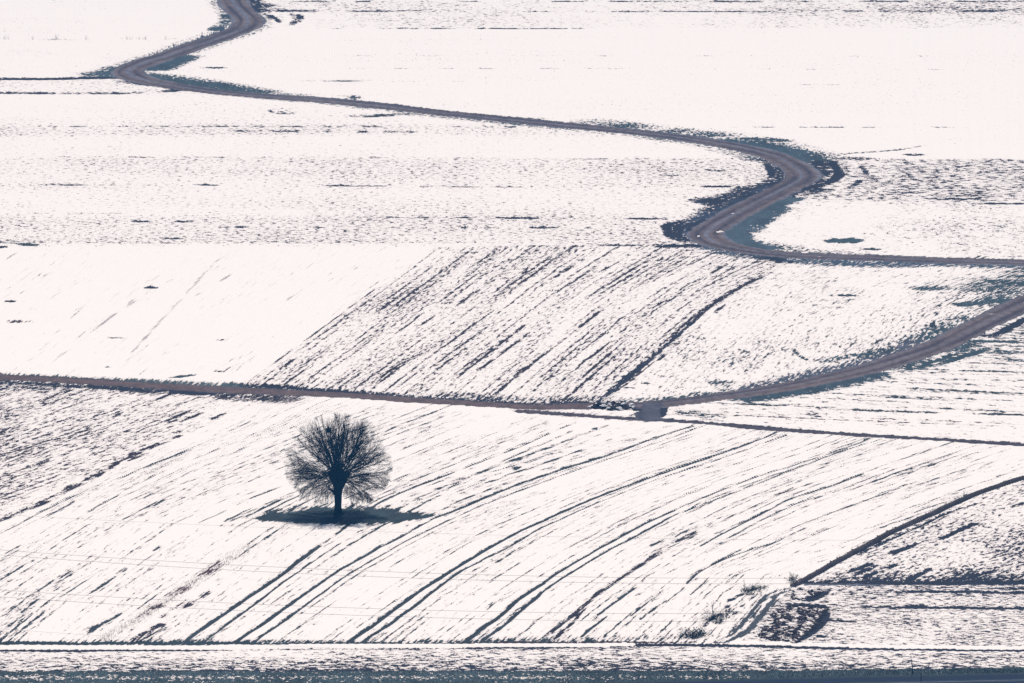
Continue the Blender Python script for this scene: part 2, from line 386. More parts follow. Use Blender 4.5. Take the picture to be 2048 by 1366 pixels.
# light grey-green verge inside the lower bend
G2 = (0.048, 0.078, 0.100)
stroke([(1575, 398), (1545, 408), (1510, 426), (1480, 446), (1464, 462), (1474, 480), (1520, 496)], 2.6, G2, amp=0.5)
stroke([(1545, 416), (1525, 430), (1500, 446), (1482, 462)], 3.0, (0.042, 0.070, 0.092), amp=0.30, dash=0.1)
stroke([(1470, 482), (1520, 492), (1600, 503), (1680, 509)], 4.0, DGRASS, amp=0.10, dash=0.2)
stroke([(1420, 492), (1500, 509), (1620, 522), (1700, 527), (1800, 528), (1900, 527), (2300, 540)], 4.0, (0.040, 0.066, 0.098), amp=0.14)
blob(1583, 523, 8, 3, NAVY, 0.5); blob(1558, 524, 8, 3, NAVY, 0.4)
blob(1690, 482, 44, 5.0, (0.030, 0.058, 0.070), 0.55); blob(1745, 499, 17, 2.2, DGRASS, 0.45)
stroke([(1410, 480), (1480, 505), (1560, 519)], 2.4, NAVY, amp=0.22, dash=0.1)
# -- band lines in the long field
for yy, a, x0, x1, dl, w in [(254, 0.02, 0, 2000, 3, 1.2), (263, 0.06, 480, 820, 3, 1.8), (370, 0.03, 0, 330, 6, 1.1), (370, 0.14, 390, 440, 6, 1.2), (372, 0.16, 640, 780, 10, 1.1), (374, 0.02, 780, 1300, 7, 1.0),
                          (427, 0.02, 0, 420, 7, 1.1), (428, 0.16, 110, 200, 8, 1.2), (435, 0.05, 700, 1000, 5, 1.3), (436, 0.20, 960, 1090, 10, 1.3), (437, 0.12, 1080, 1380, 10, 1.3),
                          (318, 0.04, 800, 1480, 6, 1.0), (315, -0.06, 0, 1200, 5, 0.9), (443, 0.02, 0, 500, 6, 1.6), (487, -0.10, 0, 1300, 9, 0.8), (477, 0.12, 300, 400, 6, 1.4), (455, 0.04, 300, 1300, 5, 1.6)]:
    stroke([(x0, yy - 1), ((x0 + x1) / 2, yy), (x1, yy + 1)], w * 0.75, NAVY, amp=a - 0.10, dash=0.30, dlen=max(1.6, dl * 0.45))
stroke([(0, 484), (30, 486), (60, 490)], 2.0, DGRASS, amp=0.15, dash=0.2); blob(6, 494, 12, 3, NAVY, 0.4)
for yy, a in [(322, 0.04), (407, 0.08), (398, 0.02), (385, 0.0), (345, 0.0)]:
    stroke([(1700, yy - 1), (1900, yy), (2300, yy + 1)], 1.3, NAVY, amp=a, dash=0.24, dlen=6)
# -- smooth field
for a_, b_, am in [((215, 757), (425, 530), -0.05), ((90, 735), (300, 575), -0.12), ((60, 720), (220, 560), -0.16), ((230, 630), (330, 560), -0.13), ((360, 610), (495, 530), -0.10), ((20, 640), (240, 520), -0.17), ((140, 690), (180, 655), -0.02), ((10, 520), (42, 500), 0.02), ((560, 610), (640, 555), -0.15)]:
    stroke([a_, ((a_[0] + b_[0]) / 2, (a_[1] + b_[1]) / 2), b_], 0.30, (0.42, 0.37, 0.37), amp=am * 0.5, dash=0.12, dlen=6)
stroke([(487, 768), (585, 700), (680, 630), (770, 565)], 0.25, EARTH, amp=0.05, dash=0.15, dlen=8)
blob(304, 575.5, 15, 2.2, NAVY, 0.5); blob(19, 603, 12, 1.8, NAVY, 0.5); blob(365, 753, 28, 2.4, (0.03, 0.05, 0.06), 0.5, tilt=0.11)
blob(438, 743, 10, 1.2, NAVY, 0.3); blob(228, 676, 12, 1.2, NAVY, 0.2); blob(440, 680, 9, 1.2, EARTH, 0.15); blob(40, 644, 14, 1.4, BROWN, 0.05); blob(216, 735, 6, 1.2, NAVY, 0.2)
# -- ploughed field: heavier furrows
def ugrid_curve(ucur, ys, cur, x_at, y_at, y0, y1, n=7):
    """a line that follows the furrow family through (x_at, y_at)"""
    cur = [np.interp(np.linspace(y0, y1, n), sorted(ys), [c for _, c in sorted(zip(ys, cc))]) for cc in cur]
    cur = np.array(cur)
    return cur
def follow(curves, ys, x_at, y_at, y0, y1, n=6):
    yy = np.linspace(y0, y1, n); o = np.argsort(ys); ysr = np.array(ys, float)[o]
    C = np.array([np.interp(np.append(yy, y_at), ysr, np.array(c, float)[o]) for c in curves])
    k = int(np.clip(np.searchsorted(C[:, -1], x_at) - 1, 0, len(curves) - 2))
    f = (x_at - C[k, -1]) / (C[k + 1, -1] - C[k, -1])
    return [(C[k, i] * (1 - f) + C[k + 1, i] * f, yy[i]) for i in range(n)]
for x, y, y0, y1, w, a in [(918, 750, 762, 630, 0.55, 0.16), (997, 712, 745, 660, 0.5, 0.20), (734, 777, 779, 715, 0.32, 0.22), (742, 777, 779, 712, 0.28, 0.16), (997, 548, 640, 510, 0.55, 0.05), (1020, 560, 600, 505, 0.4, 0.05),
                           (874, 627, 660, 600, 0.4, 0.10), (1150, 560, 600, 530, 0.4, 0.10), (1130, 800, 802, 740, 0.5, 0.08), (1100, 700, 760, 600, 0.6, 0.08), (1040, 745, 800, 690, 0.5, 0.08), (560, 740, 770, 690, 0.7, 0.08), (600, 745, 775, 720, 0.5, 0.12),
                           (800, 660, 680, 620, 0.5, 0.12), (760, 620, 650, 560, 0.7, 0.05), (1150, 740, 790, 640, 0.5, 0.06), (1000, 780, 800, 720, 0.7, 0.08), (1180, 740, 790, 700, 0.4, 0.12), (1240, 640, 700, 540, 0.5, 0.02), (1330, 600, 640, 530, 0.4, 0.08), (1420, 560, 580, 525, 0.4, 0.1)]:
    stroke(follow(CH, YH, x, y, y0, y1), w * 0.62, EARTH, amp=a, dash=0.20, dlen=6, wob=0.2)
HRc = [(1196, 806), (1225, 780), (1264, 748), (1319, 702), (1414, 618), (1476, 577), (1561, 536)]
stroke([(1160, 824)] + HRc[:4], 0.85, NAVY, amp=0.16, dash=0.14, dlen=3); stroke(HRc[1:5], 0.6, NAVY, amp=0.10, dash=0.2, dlen=3)
stroke(HRc[2:], 0.45, EARTH, amp=0.16, dash=0.2, dlen=4); stroke(HRc[4:], 0.4, EARTH, amp=0.02, dash=0.25, dlen=4)
stroke([(1225, 790), (1285, 742), (1330, 706)], 0.22, BROWN, amp=0.12, dash=0.15)
stroke([(1290, 745), (1340, 700), (1430, 625), (1490, 585)], 0.5, EARTH, amp=0.0, dash=0.2, dlen=4)
stroke([(490, 771), (560, 774), (640, 781), (760, 789), (860, 797), (960, 803), (1060, 808), (1160, 805)], 1.9, NAVY, amp=0.20, dash=0.22, dlen=5)
stroke([(900, 790), (1000, 797), (1100, 800), (1200, 797)], 3.0, NAVY, amp=0.03, dash=0.15, dlen=4)
for k in range(7):
    x0 = 1010 + 75 * k
    stroke([(x0 - 60, 560), (x0 - 10, 530), (x0 + 35, 505)], 0.4, EARTH, amp=0.02, dash=0.25, dlen=4)
# -- stippled field marks
blob(1695, 591, 22, 1.8, DGRASS, 0.45); stroke([(1655, 593), (1690, 592)], 0.5, DGRASS, amp=0.1)
blob(1292, 767, 10, 1.4, DGRASS, 0.5); blob(1258, 776, 13, 1.6, DGRASS, 0.4)
stroke([(1585, 695), (1592, 705), (1612, 719), (1640, 719)], 0.55, DGRASS, amp=0.08, dash=0.15)
stroke([(1562, 688), (1566, 700), (1582, 714)], 0.5, DGRASS, amp=0.0, dash=0.2)
stroke([(1588, 690), (1600, 680), (1640, 668)], 0.5, DGRASS, amp=-0.03, dash=0.2)
stroke([(1730, 700), (1755, 683), (1778, 674)], 0.7, DGRASS, amp=0.06, dash=0.2)
stroke([(1865, 665), (1866, 645), (1880, 620), (1920, 610)], 0.6, DGRASS, amp=0.03, dash=0.2)
G3 = (0.026, 0.052, 0.064)
stroke([(2300, 470), (2100, 545), (2040, 572), (1985, 600), (1940, 628), (1890, 655), (1850, 682)], 3.2, G3, amp=0.06, dash=0.16)
stroke([(2100, 548), (2040, 563), (1985, 577)], 7.0, G3, amp=0.10, dash=0.2)
stroke([(1925, 609), (1970, 604), (2010, 600)], 2.0, G3, amp=0.25)
stroke([(1850, 577), (1930, 573), (2000, 560), (2100, 540)], 2.5, G3, amp=0.03, dash=0.2)
stroke([(1850, 672), (1800, 690), (1740, 707), (1690, 716), (1650, 722)], 2.2, G3, amp=0.0, dash=0.2)
stroke([(1850, 676), (1780, 706), (1720, 727), (1640, 746), (1560, 764), (1500, 778)], 2.9, (0.055, 0.068, 0.095), amp=0.12, dash=0.06)
stroke([(1440, 765), (1460, 780)], 2.0, G3, amp=0.05, dash=0.2)
stroke([(1260, 803), (1330, 800), (1420, 788)], 2.4, G3, amp=0.05, dash=0.2)
# -- striped grass field below the curving road
stroke([(1500, 797), (1600, 781), (1680, 765), (1740, 748)], 3.0, GB, amp=0.26, dash=0.05)
stroke([(1640, 768), (1700, 760), (1740, 755)], 3.2, GB, amp=0.04, dash=0.2)
stroke([(1740, 752), (1800, 735), (1880, 705), (1940, 682)], 3.4, G3, amp=0.0, dash=0.2)
for a_, b_, am, w in [((1810, 742), (1960, 690), 0.20, 0.8), ((1830, 740), (1980, 700), 0.12, 0.7), ((1850, 737), (1990, 690), 0.18, 1.2), ((1930, 680), (2048, 684), 0.22, 1.3), ((1940, 690), (2060, 696), 0.06, 2.5), ((1960, 700), (2080, 708), 0.10, 2.5), ((1800, 738), (1900, 738), 0.0, 1.2), ((2020, 720), (2080, 722), 0.05, 2)]:
    stroke([a_, ((a_[0] + b_[0]) / 2, (a_[1] + b_[1]) / 2 + 1), b_], w, G3, amp=am, dash=0.14, dlen=8)
for a_, b_, am in [((1640, 722 + 20), (2100, 750), -0.03), ((1900, 741), (2200, 746), 0.05), ((1800, 757), (2200, 763), 0.02), ((1780, 775), (2200, 792), 0.05), ((1500, 811), (1950, 828), 0.03), ((1550, 800), (2200, 832), -0.04), ((1700, 790), (2200, 815), -0.04), ((1930, 827), (2200, 832), 0.05), ((1450, 806), (1600, 811), 0.0)]:
    stroke([a_, ((a_[0] + b_[0]) / 2, (a_[1] + b_[1]) / 2 + 1), b_], 0.9, DGRASS, amp=am, dash=0.2, dlen=9)
stroke([(1975, 672), (2010, 658), (2060, 632), (2150, 590)], 0.8, NAVY, amp=0.30)
stroke([(1990, 671), (2030, 650), (2048, 640), (2150, 595)], 1.0, NAVY, amp=0.42)
stroke([(1930, 674), (1950, 668), (1985, 670)], 1.6, NAVY, amp=0.25, dash=0.1)
stroke([(1990, 671), (2100, 640), (2300, 560)], 6.5, NAVY, amp=-0.08)
stroke([(1325, 812), (1350, 822), (1420, 832)], 2.5, DGRASS, amp=0.02, dash=0.2); 
blob(1625, 828, 10, 3, NAVY, 0.15); blob(1635, 833, 9, 1.2, NAVY, 0.35)
# -- straight road's lower edge and clod field
stroke([(-400, 748), (0, 764), (200, 774), (400, 785), (480, 792)], 2.2, NAVY, amp=0.22, dash=0.18, dlen=4)
stroke([(300, 780), (350, 783), (440, 790), (560, 797)], 4.0, EARTH, amp=0.05, dash=0.2, dlen=3)
stroke([(-300, 738), (0, 752), (250, 763), (480, 772)], 2.4, (0.05, 0.075, 0.08), amp=0.12, dash=0.12)
stroke([(0, 775), (40, 770), (90, 775)], 6.0, NAVY, amp=-0.02, dash=0.1)
stroke([(-120, 1095), (0, 1043), (50, 1022), (98, 1002), (150, 977), (200, 948), (240, 924), (285, 903), (330, 884), (352, 874), (390, 858)], 0.62, EARTH, amp=0.09, dash=0.16, dlen=2.2, wob=0.5)
stroke([(-60, 1064), (50, 1016), (120, 985), (200, 942), (300, 893), (380, 858)], 0.4, EARTH, amp=0.05, dash=0.2, dlen=2.0, wob=0.5)
for k in range(34):
    x0 = rng.uniform(-60, 420); y0 = rng.uniform(785, 1000)
    if x0 + 1.9 * (y0 - 865) > 370 and y0 > 850: continue
    L = rng.uniform(20, 75)
    stroke([(x0, y0), (x0 + L, y0 - L / 2.35)], rng.uniform(0.3, 0.5), EARTH, amp=rng.uniform(-0.02, 0.14), dash=0.22, dlen=4)

# -- tree field: wheel ruts
T = {
 't1': [(368, 1284), (470, 1213), (560, 1152), (640, 1090), (690, 1056), (740, 1017), (800, 986), (900, 947), (1020, 901), (1150, 845)],
 't1b': [(405, 1284), (490, 1222), (570, 1162), (625, 1124), (680, 1086), (720, 1062), (800, 1018), (900, 975), (1000, 925), (1170, 852)],
 't2': [(470, 1284), (540, 1238), (600, 1195), (668, 1147), (764, 1092), (801, 1073), (867, 1037), (919, 1018), (1027, 972), (1113, 943), (1215, 911), (1305, 878), (1387, 852)],
 't2b': [(505, 1284), (560, 1248), (600, 1218), (689, 1152), (778, 1101), (822, 1077), (901, 1039), (969, 1008), (1072, 969), (1154, 940), (1249, 907), (1330, 880), (1408, 851)],
 't3': [(697, 1284), (747, 1251), (774, 1230), (819, 1196), (894, 1147), (969, 1101), (1024, 1070), (1092, 1039), (1178, 1001), (1300, 955), (1421, 915), (1527, 876), (1561, 861)],
 't3b': [(724, 1284), (781, 1248), (812, 1224), (908, 1152), (959, 1123), (1024, 1090), (1085, 1055), (1201, 1003), (1300, 964), (1435, 919), (1572, 871)],
 't4': [(929, 1284), (993, 1237), (1031, 1203), (1085, 1167), (1123, 1141), (1174, 1111), (1273, 1056), (1346, 1021), (1428, 986), (1510, 955), (1630, 917), (1708, 890), (1739, 876)],
 't4b': [(963, 1284), (1044, 1220), (1085, 1183), (1181, 1121), (1271, 1073), (1346, 1032), (1408, 1008), (1578, 943), (1681, 903), (1763, 878)],
 't5': [(1070, 1284), (1119, 1249), (1198, 1186), (1237, 1160), (1291, 1122), (1339, 1091), (1408, 1057), (1469, 1030), (1531, 999), (1592, 975)],
 't6': [(1400, 1092), (1442, 1069), (1537, 1021), (1578, 999), (1633, 982), (1725, 948)],
 't6b': [(1435, 1091), (1462, 1073), (1537, 1033), (1592, 1008), (1674, 979), (1740, 955)],
 't7': [(1280, 1240), (1330, 1200), (1373, 1167), (1408, 1138), (1469, 1110), (1544, 1087)],
}
RUT = (0.022, 0.034, 0.042)
def part_of(p, a, b): return p[a:b]
for nme, segs in {'t1': [(0, 4, 0.52, 0.30, 0.03), (3, 5, 0.36, 0.10, 0.2), (4, 8, 0.40, 0.24, 0.12), (7, 10, 0.28, 0.0, 0.22)],
                  't1b': [(0, 4, 0.32, 0.22, 0.12), (3, 5, 0.24, 0.05, 0.2), (5, 10, 0.26, 0.0, 0.22)],
                  't2': [(0, 5, 0.46, 0.30, 0.05), (4, 7, 0.36, 0.14, 0.2), (6, 10, 0.46, 0.26, 0.08), (9, 13, 0.36, 0.16, 0.14)],
                  't2b': [(0, 4, 0.30, 0.24, 0.10), (3, 8, 0.28, 0.16, 0.14), (7, 13, 0.26, 0.12, 0.2)],
                  't3': [(0, 5, 0.52, 0.30, 0.04), (4, 8, 0.46, 0.26, 0.12), (7, 11, 0.40, 0.24, 0.10), (10, 13, 0.32, 0.16, 0.14)],
                  't3b': [(0, 5, 0.42, 0.28, 0.06), (4, 8, 0.32, 0.20, 0.10), (7, 11, 0.26, 0.10, 0.2)],
                  't4': [(0, 4, 0.62, 0.32, 0.03), (3, 8, 0.42, 0.26, 0.08), (7, 13, 0.28, 0.16, 0.16)],
                  't4b': [(0, 3, 0.48, 0.30, 0.04), (2, 6, 0.32, 0.22, 0.10), (5, 10, 0.26, 0.10, 0.2)],
                  't6': [(0, 6, 0.30, 0.20, 0.12)], 't6b': [(0, 6, 0.26, 0.06, 0.2)], 't7': [(0, 2, 0.36, 0.02, 0.2), (2, 6, 0.32, 0.20, 0.14)]}.items():
    for a, b, w, am, dsh in segs:
        stroke(T[nme][a:b], w * 0.66, RUT, amp=am + 0.07, dash=dsh * 0.7, dlen=2.6, wob=0.10, depth=0.07, ends=0.04)
stroke(T['t5'][:6], 0.38, EARTH, amp=0.16, dash=0.16, dlen=3, wob=0.2)
stroke(T['t5'][5:7], 0.4, EARTH, amp=0.16, dash=0.16, dlen=3); stroke(T['t5'][6:9], 0.32, EARTH, amp=0.0, dash=0.22, dlen=3); stroke(T['t5'][8:], 0.35, EARTH, amp=0.12, dash=0.12)
stroke([(1100, 1284), (1140, 1250), (1170, 1215)], 0.4, EARTH, amp=0.12, dash=0.15, dlen=3)
stroke([(1290, 1098), (1335, 1076), (1397, 1053)], 0.35, RUT, amp=0.06, dash=0.2, dlen=3)
# other long furrows that show in the tree field: (x, y) on the line, from y0 up to y1
for x, y, y0, y1, w, a in [
        (75, 1029, 1075, 950, 0.30, 0.10), (96, 1032, 1034, 1000, 0.34, 0.20), (301, 931, 960, 875, 0.34, 0.22), (450, 866, 870, 836, 0.3, 0.10), (0, 1160, 1165, 1120, 0.42, 0.20), (147, 1068, 1110, 1036, 0.30, 0.06), (40, 1090, 1112, 1085, 0.34, 0.12),
        (12, 1280, 1230, 1130, 0.34, 0.0), (60, 1210, 1225, 1195, 0.45, 0.18), (130, 1150, 1160, 1138, 0.35, 0.22), (180, 1188, 1192, 1136, 0.34, 0.18), (311, 1099, 1104, 1092, 0.5, 0.28), (250, 1037, 1040, 1002, 0.36, 0.16), (318, 1005, 1012, 998, 0.4, 0.2),
        (396, 1046, 1048, 1020, 0.3, 0.12), (513, 993, 1010, 970, 0.38, 0.26), (455, 1040, 1046, 1015, 0.34, 0.2), (540, 1010, 1034, 990, 0.5, 0.24), (560, 1010, 1030, 992, 0.4, 0.2), (600, 1010, 1030, 985, 0.35, 0.18), (360, 970, 990, 955, 0.3, 0.08), (420, 905, 930, 880, 0.26, 0.05),
        (480, 900, 915, 890, 0.3, 0.14), (420, 985, 1000, 960, 0.3, 0.05), (300, 990, 1010, 960, 0.3, 0.05), (200, 1010, 1030, 985, 0.3, 0.08), (270, 970, 985, 940, 0.3, 0.06), (720, 985, 1002, 965, 0.45, 0.2), (800, 955, 965, 945, 0.3, 0.12), (860, 900, 915, 880, 0.3, 0.1),
        (800, 900, 915, 880, 0.28, 0.1), (850, 860, 870, 838, 0.26, 0.08), (900, 990, 1002, 960, 0.25, 0.05), (1000, 940, 950, 920, 0.2, 0.0), (780, 1080, 1170, 1060, 0.22, -0.06), (820, 1110, 1160, 1080, 0.25, 0.0), (1000, 1150, 1170, 1120, 0.28, 0.08), (1080, 1130, 1200, 1000, 0.22, 0.06), (1240, 1048, 1060, 960, 0.18, 0.02),
        (1000, 1200, 1240, 1160, 0.25, -0.05), (1250, 1190, 1240, 1160, 0.45, 0.12), (1180, 1260, 1280, 1230, 0.4, 0.12), (1300, 1200, 1235, 1170, 0.35, 0.12), (1420, 1130, 1160, 1100, 0.28, 0.06), (1500, 1090, 1120, 1060, 0.3, 0.1), (1560, 1080, 1100, 1050, 0.3, 0.08), (1600, 1050, 1075, 1010, 0.28, 0.06),
        (1500, 1140, 1162, 1130, 0.3, 0.1), (1330, 1255, 1280, 1235, 0.3, 0.05), (1390, 1180, 1200, 1150, 0.28, 0.08), (1700, 1000, 1015, 960, 0.24, 0.04), (1160, 1245, 1250, 1200, 0.3, 0.08), (1350, 1190, 1230, 1165, 0.24, 0.06), (1460, 1160, 1180, 1140, 0.26, 0.1), (1650, 1060, 1090, 1030, 0.3, 0.04), (1780, 980, 1000, 960, 0.3, 0.04)]:
    stroke(follow(CL, YL, x, y, y0, y1, 5), w * 0.55, RUT, amp=min(a, 0.16) + 0.03, dash=0.16, dlen=3.0, wob=0.12)
# reddish stubble band and dark drift lines at lower left
STUB = (0.085, 0.045, 0.050)
stroke([(200, 1282), (270, 1240), (340, 1195), (420, 1140), (500, 1085)], 1.1, STUB, amp=-0.05, dash=0.14, dlen=3)
stroke([(250, 1290), (300, 1262), (352, 1232)], 0.7, EARTH, amp=0.09, dash=0.16, dlen=2); stroke([(262, 1290), (300, 1270), (340, 1246)], 0.35, EARTH, amp=0.1, dash=0.16, dlen=2); stroke([(300, 1250), (350, 1216), (380, 1196)], 0.4, EARTH, amp=-0.02, dash=0.2, dlen=2)
stroke([(350, 1225), (385, 1205), (430, 1175)], 0.6, EARTH, amp=0.0, dash=0.2, dlen=3)
stroke([(430, 1170), (480, 1130), (560, 1080)], 0.8, EARTH, amp=-0.06, dash=0.2, dlen=3)
stroke([(170, 1270), (210, 1245), (245, 1227)], 0.35, RUT, amp=0.24, dash=0.1); stroke([(180, 1262), (195, 1250)], 0.6, RUT, amp=0.25)
stroke([(1355, 1284), (1400, 1262), (1440, 1228), (1470, 1200), (1500, 1178)], 0.45, NAVY, amp=0.04, dash=0.25, dlen=1.6, wob=0.6)
stroke([(1395, 1276), (1450, 1242), (1485, 1206), (1530, 1180)], 0.35, DGRASS, amp=0.02, dash=0.25, dlen=1.6, wob=0.5)
blob(1033, 937, 9, 3, RUT, 0.35, tilt=0.3); blob(1190, 858, 7, 2.5, RUT, 0.35, tilt=0.2)
stroke([(1095, 905), (1120, 918), (1180, 925)], 0.3, DGRASS, amp=-0.05, dash=0.2)
# thawed ground under the tree
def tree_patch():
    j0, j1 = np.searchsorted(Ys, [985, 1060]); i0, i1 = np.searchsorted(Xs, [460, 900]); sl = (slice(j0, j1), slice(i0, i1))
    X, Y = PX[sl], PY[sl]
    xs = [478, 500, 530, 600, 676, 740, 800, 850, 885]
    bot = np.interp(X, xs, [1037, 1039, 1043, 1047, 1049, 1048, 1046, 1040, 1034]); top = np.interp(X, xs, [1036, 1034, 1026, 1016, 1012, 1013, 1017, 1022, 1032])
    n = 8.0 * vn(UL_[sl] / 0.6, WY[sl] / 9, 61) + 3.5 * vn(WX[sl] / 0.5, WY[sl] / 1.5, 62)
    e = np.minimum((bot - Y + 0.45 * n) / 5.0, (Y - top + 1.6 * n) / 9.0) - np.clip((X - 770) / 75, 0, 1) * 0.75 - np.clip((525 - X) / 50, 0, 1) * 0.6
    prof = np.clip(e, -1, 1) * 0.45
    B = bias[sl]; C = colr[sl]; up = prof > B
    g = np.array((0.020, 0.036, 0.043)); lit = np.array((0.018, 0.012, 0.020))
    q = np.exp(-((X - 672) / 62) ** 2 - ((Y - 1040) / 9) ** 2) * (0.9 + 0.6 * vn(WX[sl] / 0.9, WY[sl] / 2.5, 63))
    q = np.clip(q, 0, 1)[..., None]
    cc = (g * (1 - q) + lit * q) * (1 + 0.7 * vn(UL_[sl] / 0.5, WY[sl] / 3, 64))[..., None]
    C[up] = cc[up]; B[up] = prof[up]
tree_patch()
# -- ditch bank at right, tracks and lines at the bottom
DITCH = [(1586, 1172), (1596, 1167), (1636, 1146), (1682, 1120), (1741, 1088), (1800, 1058), (1858, 1032), (1928, 999), (1985, 978), (2048, 957), (2200, 912), (2500, 830)]
stroke(DITCH, 0.38, (0.010, 0.014, 0.028), amp=0.45, depth=0.35)
stroke([(x - 3.5, y - 1.6) for x, y in DITCH], 0.25, (0.055, 0.042, 0.045), amp=0.36, depth=-0.25)
stroke([(1712, 1115), (1760, 1088), (1820, 1062), (1900, 1025), (1960, 1005)], 0.34, NAVY, amp=0.18, dash=0.16, dlen=6)
stroke([(1690, 1112), (1720, 1102), (1760, 1078)], 1.0, NAVY, amp=0.12, dash=0.15, dlen=2)
stroke([(1868, 1085), (1905, 1067), (1975, 1037)], 0.6, NAVY, amp=0.16, dash=0.15, dlen=4); stroke([(1980, 1032), (2060, 1000)], 0.6, NAVY, amp=0.05, dash=0.2, dlen=4)
for a_, b_ in [((1700, 1155), (1760, 1128)), ((1720, 1158), (1790, 1130)), ((1810, 1162), (1860, 1138)), ((1780, 1108), (1840, 1085)), ((1930, 1158), (1990, 1140)), ((1660, 1158), (1740, 1128)), ((2010, 1160), (2060, 1145))]:
    stroke([a_, b_], 0.7, NAVY, amp=0.16, dash=0.16, dlen=3, ends=0.2)
stroke([(1640, 1164), (1750, 1166), (1900, 1167), (2048, 1166), (2400, 1168)], 1.3, NAVY, amp=0.42)
stroke([(1600, 1168), (1700, 1168.5), (1760, 1169.5)], 0.8, GRAVEL, amp=0.35)
for p, a, w in [([(1690, 1173), (1800, 1175), (2060, 1178), (2400, 1180)], 0.10, 0.8), ([(1730, 1182), (1830, 1183), (1950, 1184), (2060, 1186), (2400, 1188)], 0.20, 0.9), ([(1648, 1212), (1700, 1214), (1800, 1215), (1950, 1216), (2060, 1217), (2400, 1219)], 0.26, 0.95),
                ([(1800, 1212), (1860, 1213)], 0.25, 1.2), ([(1660, 1228), (1760, 1230)], 0.1, 0.8), ([(1640, 1240), (1720, 1244)], 0.1, 0.8), ([(1630, 1272), (1655, 1273)], 0.3, 1.2)]:
    stroke(p, w, NAVY, amp=a, dash=0.14, dlen=7)
# bare ploughed squares
def bare_square(poly, colr_, lo, hi):
    m = inside(poly)
    a, b = UL_ / 2.3, WY / 9
    bias[m] = lo + (hi - lo) * (0.5 + np.cos((UL_[m]) * 2 * math.pi / 1.6) * 0.10 + 1.0 * vn(WX[m] / 0.55, WY[m] / 1.9, 71))
    colr[m] = colr_
    hgt[m] += 0.10 * vn(WX[m] / 0.5, WY[m] / 1.0, 72) + 0.05 * np.cos(UL_[m] * 2 * math.pi / 1.6)
PL = (0.024, 0.016, 0.024)
bare_square([(1577, 1208), (1650, 1214), (1658, 1220), (1640, 1250), (1592, 1286), (1530, 1280), (1512, 1278), (1535, 1240), (1555, 1215)], PL, -0.08, 0.20)
bare_square([(1596, 1176), (1650, 1177), (1640, 1190), (1585, 1203), (1560, 1200)], NAVY, -0.16, 0.12)
stroke([(1652, 1180), (1635, 1192), (1612, 1202)], 0.95, NAVY, amp=0.5, depth=0.1); stroke([(1654, 1220), (1644, 1244), (1622, 1264), (1590, 1284)], 0.75, NAVY, amp=0.5, depth=0.1)
stroke([(1643, 1217), (1632, 1240), (1600, 1275)], 0.42, PL, amp=-0.5); stroke([(1575, 1210), (1620, 1211), (1655, 1214)], 1.0, NAVY, amp=0.35)
# near field track: two tyre lines curving up from the bottom path
TG = (0.045, 0.055, 0.066)
for p, w in [([(1405, 1283), (1440, 1279), (1470, 1262), (1500, 1228), (1516, 1208), (1535, 1190), (1570, 1178), (1620, 1169)], 0.34), ([(1420, 1285), (1450, 1284), (1475, 1272), (1490, 1256)], 0.35),
             ([(1450, 1283), (1485, 1270), (1510, 1245), (1530, 1220), (1545, 1202), (1556, 1188), (1590, 1178)], 0.46)]:
    stroke(p, w, TG, amp=0.2, dash=0.10, dlen=1.5)
stroke([(1500, 1250), (1520, 1212), (1540, 1195), (1560, 1185)], 0.22, TG, amp=0.05, dash=0.1)
stroke([(1480, 1280), (1520, 1240), (1545, 1208), (1575, 1184)], 0.4, TG, amp=0.05, dash=0.2, dlen=1.5)
stroke([(1440, 1280), (1480, 1255), (1505, 1225)], 0.6, TG, amp=-0.03, dash=0.2, dlen=1.5)
# bottom path along the whole width
for p, w, a, c in [([(-9000, 1286), (-200, 1286), (0, 1286), (150, 1287), (300, 1288), (430, 1289)], 1.25, 0.22, DGRASS), ([(300, 1288), (600, 1287), (900, 1286.5), (1200, 1286)], 0.7, 0.20, DGRASS), ([(0, 1281), (150, 1281), (300, 1282), (600, 1283), (900, 1283), (1250, 1281), (1400, 1281)], 1.3, -0.04, DGRASS),
                   ([(900, 1285), (1200, 1284.5), (1400, 1284), (1440, 1284)], 0.8, 0.24, BROWN), ([(1000, 1281), (1200, 1278), (1400, 1272)], 2.0, -0.03, DGRASS),
                   ([(-200, 1301), (0, 1301.5), (300, 1301), (450, 1300)], 0.8, 0.34, NAVY), ([(450, 1300), (700, 1298), (900, 1297)], 0.5, 0.10, NAVY), ([(900, 1297), (1200, 1293), (1300, 1290.5), (1500, 1292), (1700, 1297), (2048, 1301), (2400, 1306)], 0.95, 0.36, NAVY),
                   ([(-100, 1341), (300, 1341), (800, 1340), (1300, 1338), (1700, 1337)], 0.9, 0.06, NAVY), ([(1040, 1332), (1300, 1333), (1500, 1337)], 0.7, 0.04, NAVY), ([(1150, 1298), (1300, 1296)], 0.8, 0.1, NAVY)]:
    stroke(p, w, c, amp=a, dash=0.14, dlen=3, wob=0.15)
for p in [[(450, 1293), (900, 1291), (1250, 1289)], [(-400, 1294), (0, 1295), (450, 1295)]]:
    sl, d, sd, ar, run = dist(p, 1.6); mm = d < 1.2; bias[sl][mm] = np.minimum(bias[sl][mm], -0.42)
sl, d, sd, ar, run = dist([(1480, 1285), (1600, 1289), (1750, 1293), (2048, 1297), (2400, 1301)], 1.5); mm = d < 0.9; bias[sl][mm] = np.minimum(bias[sl][mm], -0.45)
sl, d, sd, ar, run = dist([(-9000, 492), (0, 491), (870, 493)], 2.5); mm = (d < 1.8) & (bias[sl] < 0.1); bias[sl][mm] = np.minimum(bias[sl][mm], -0.22)
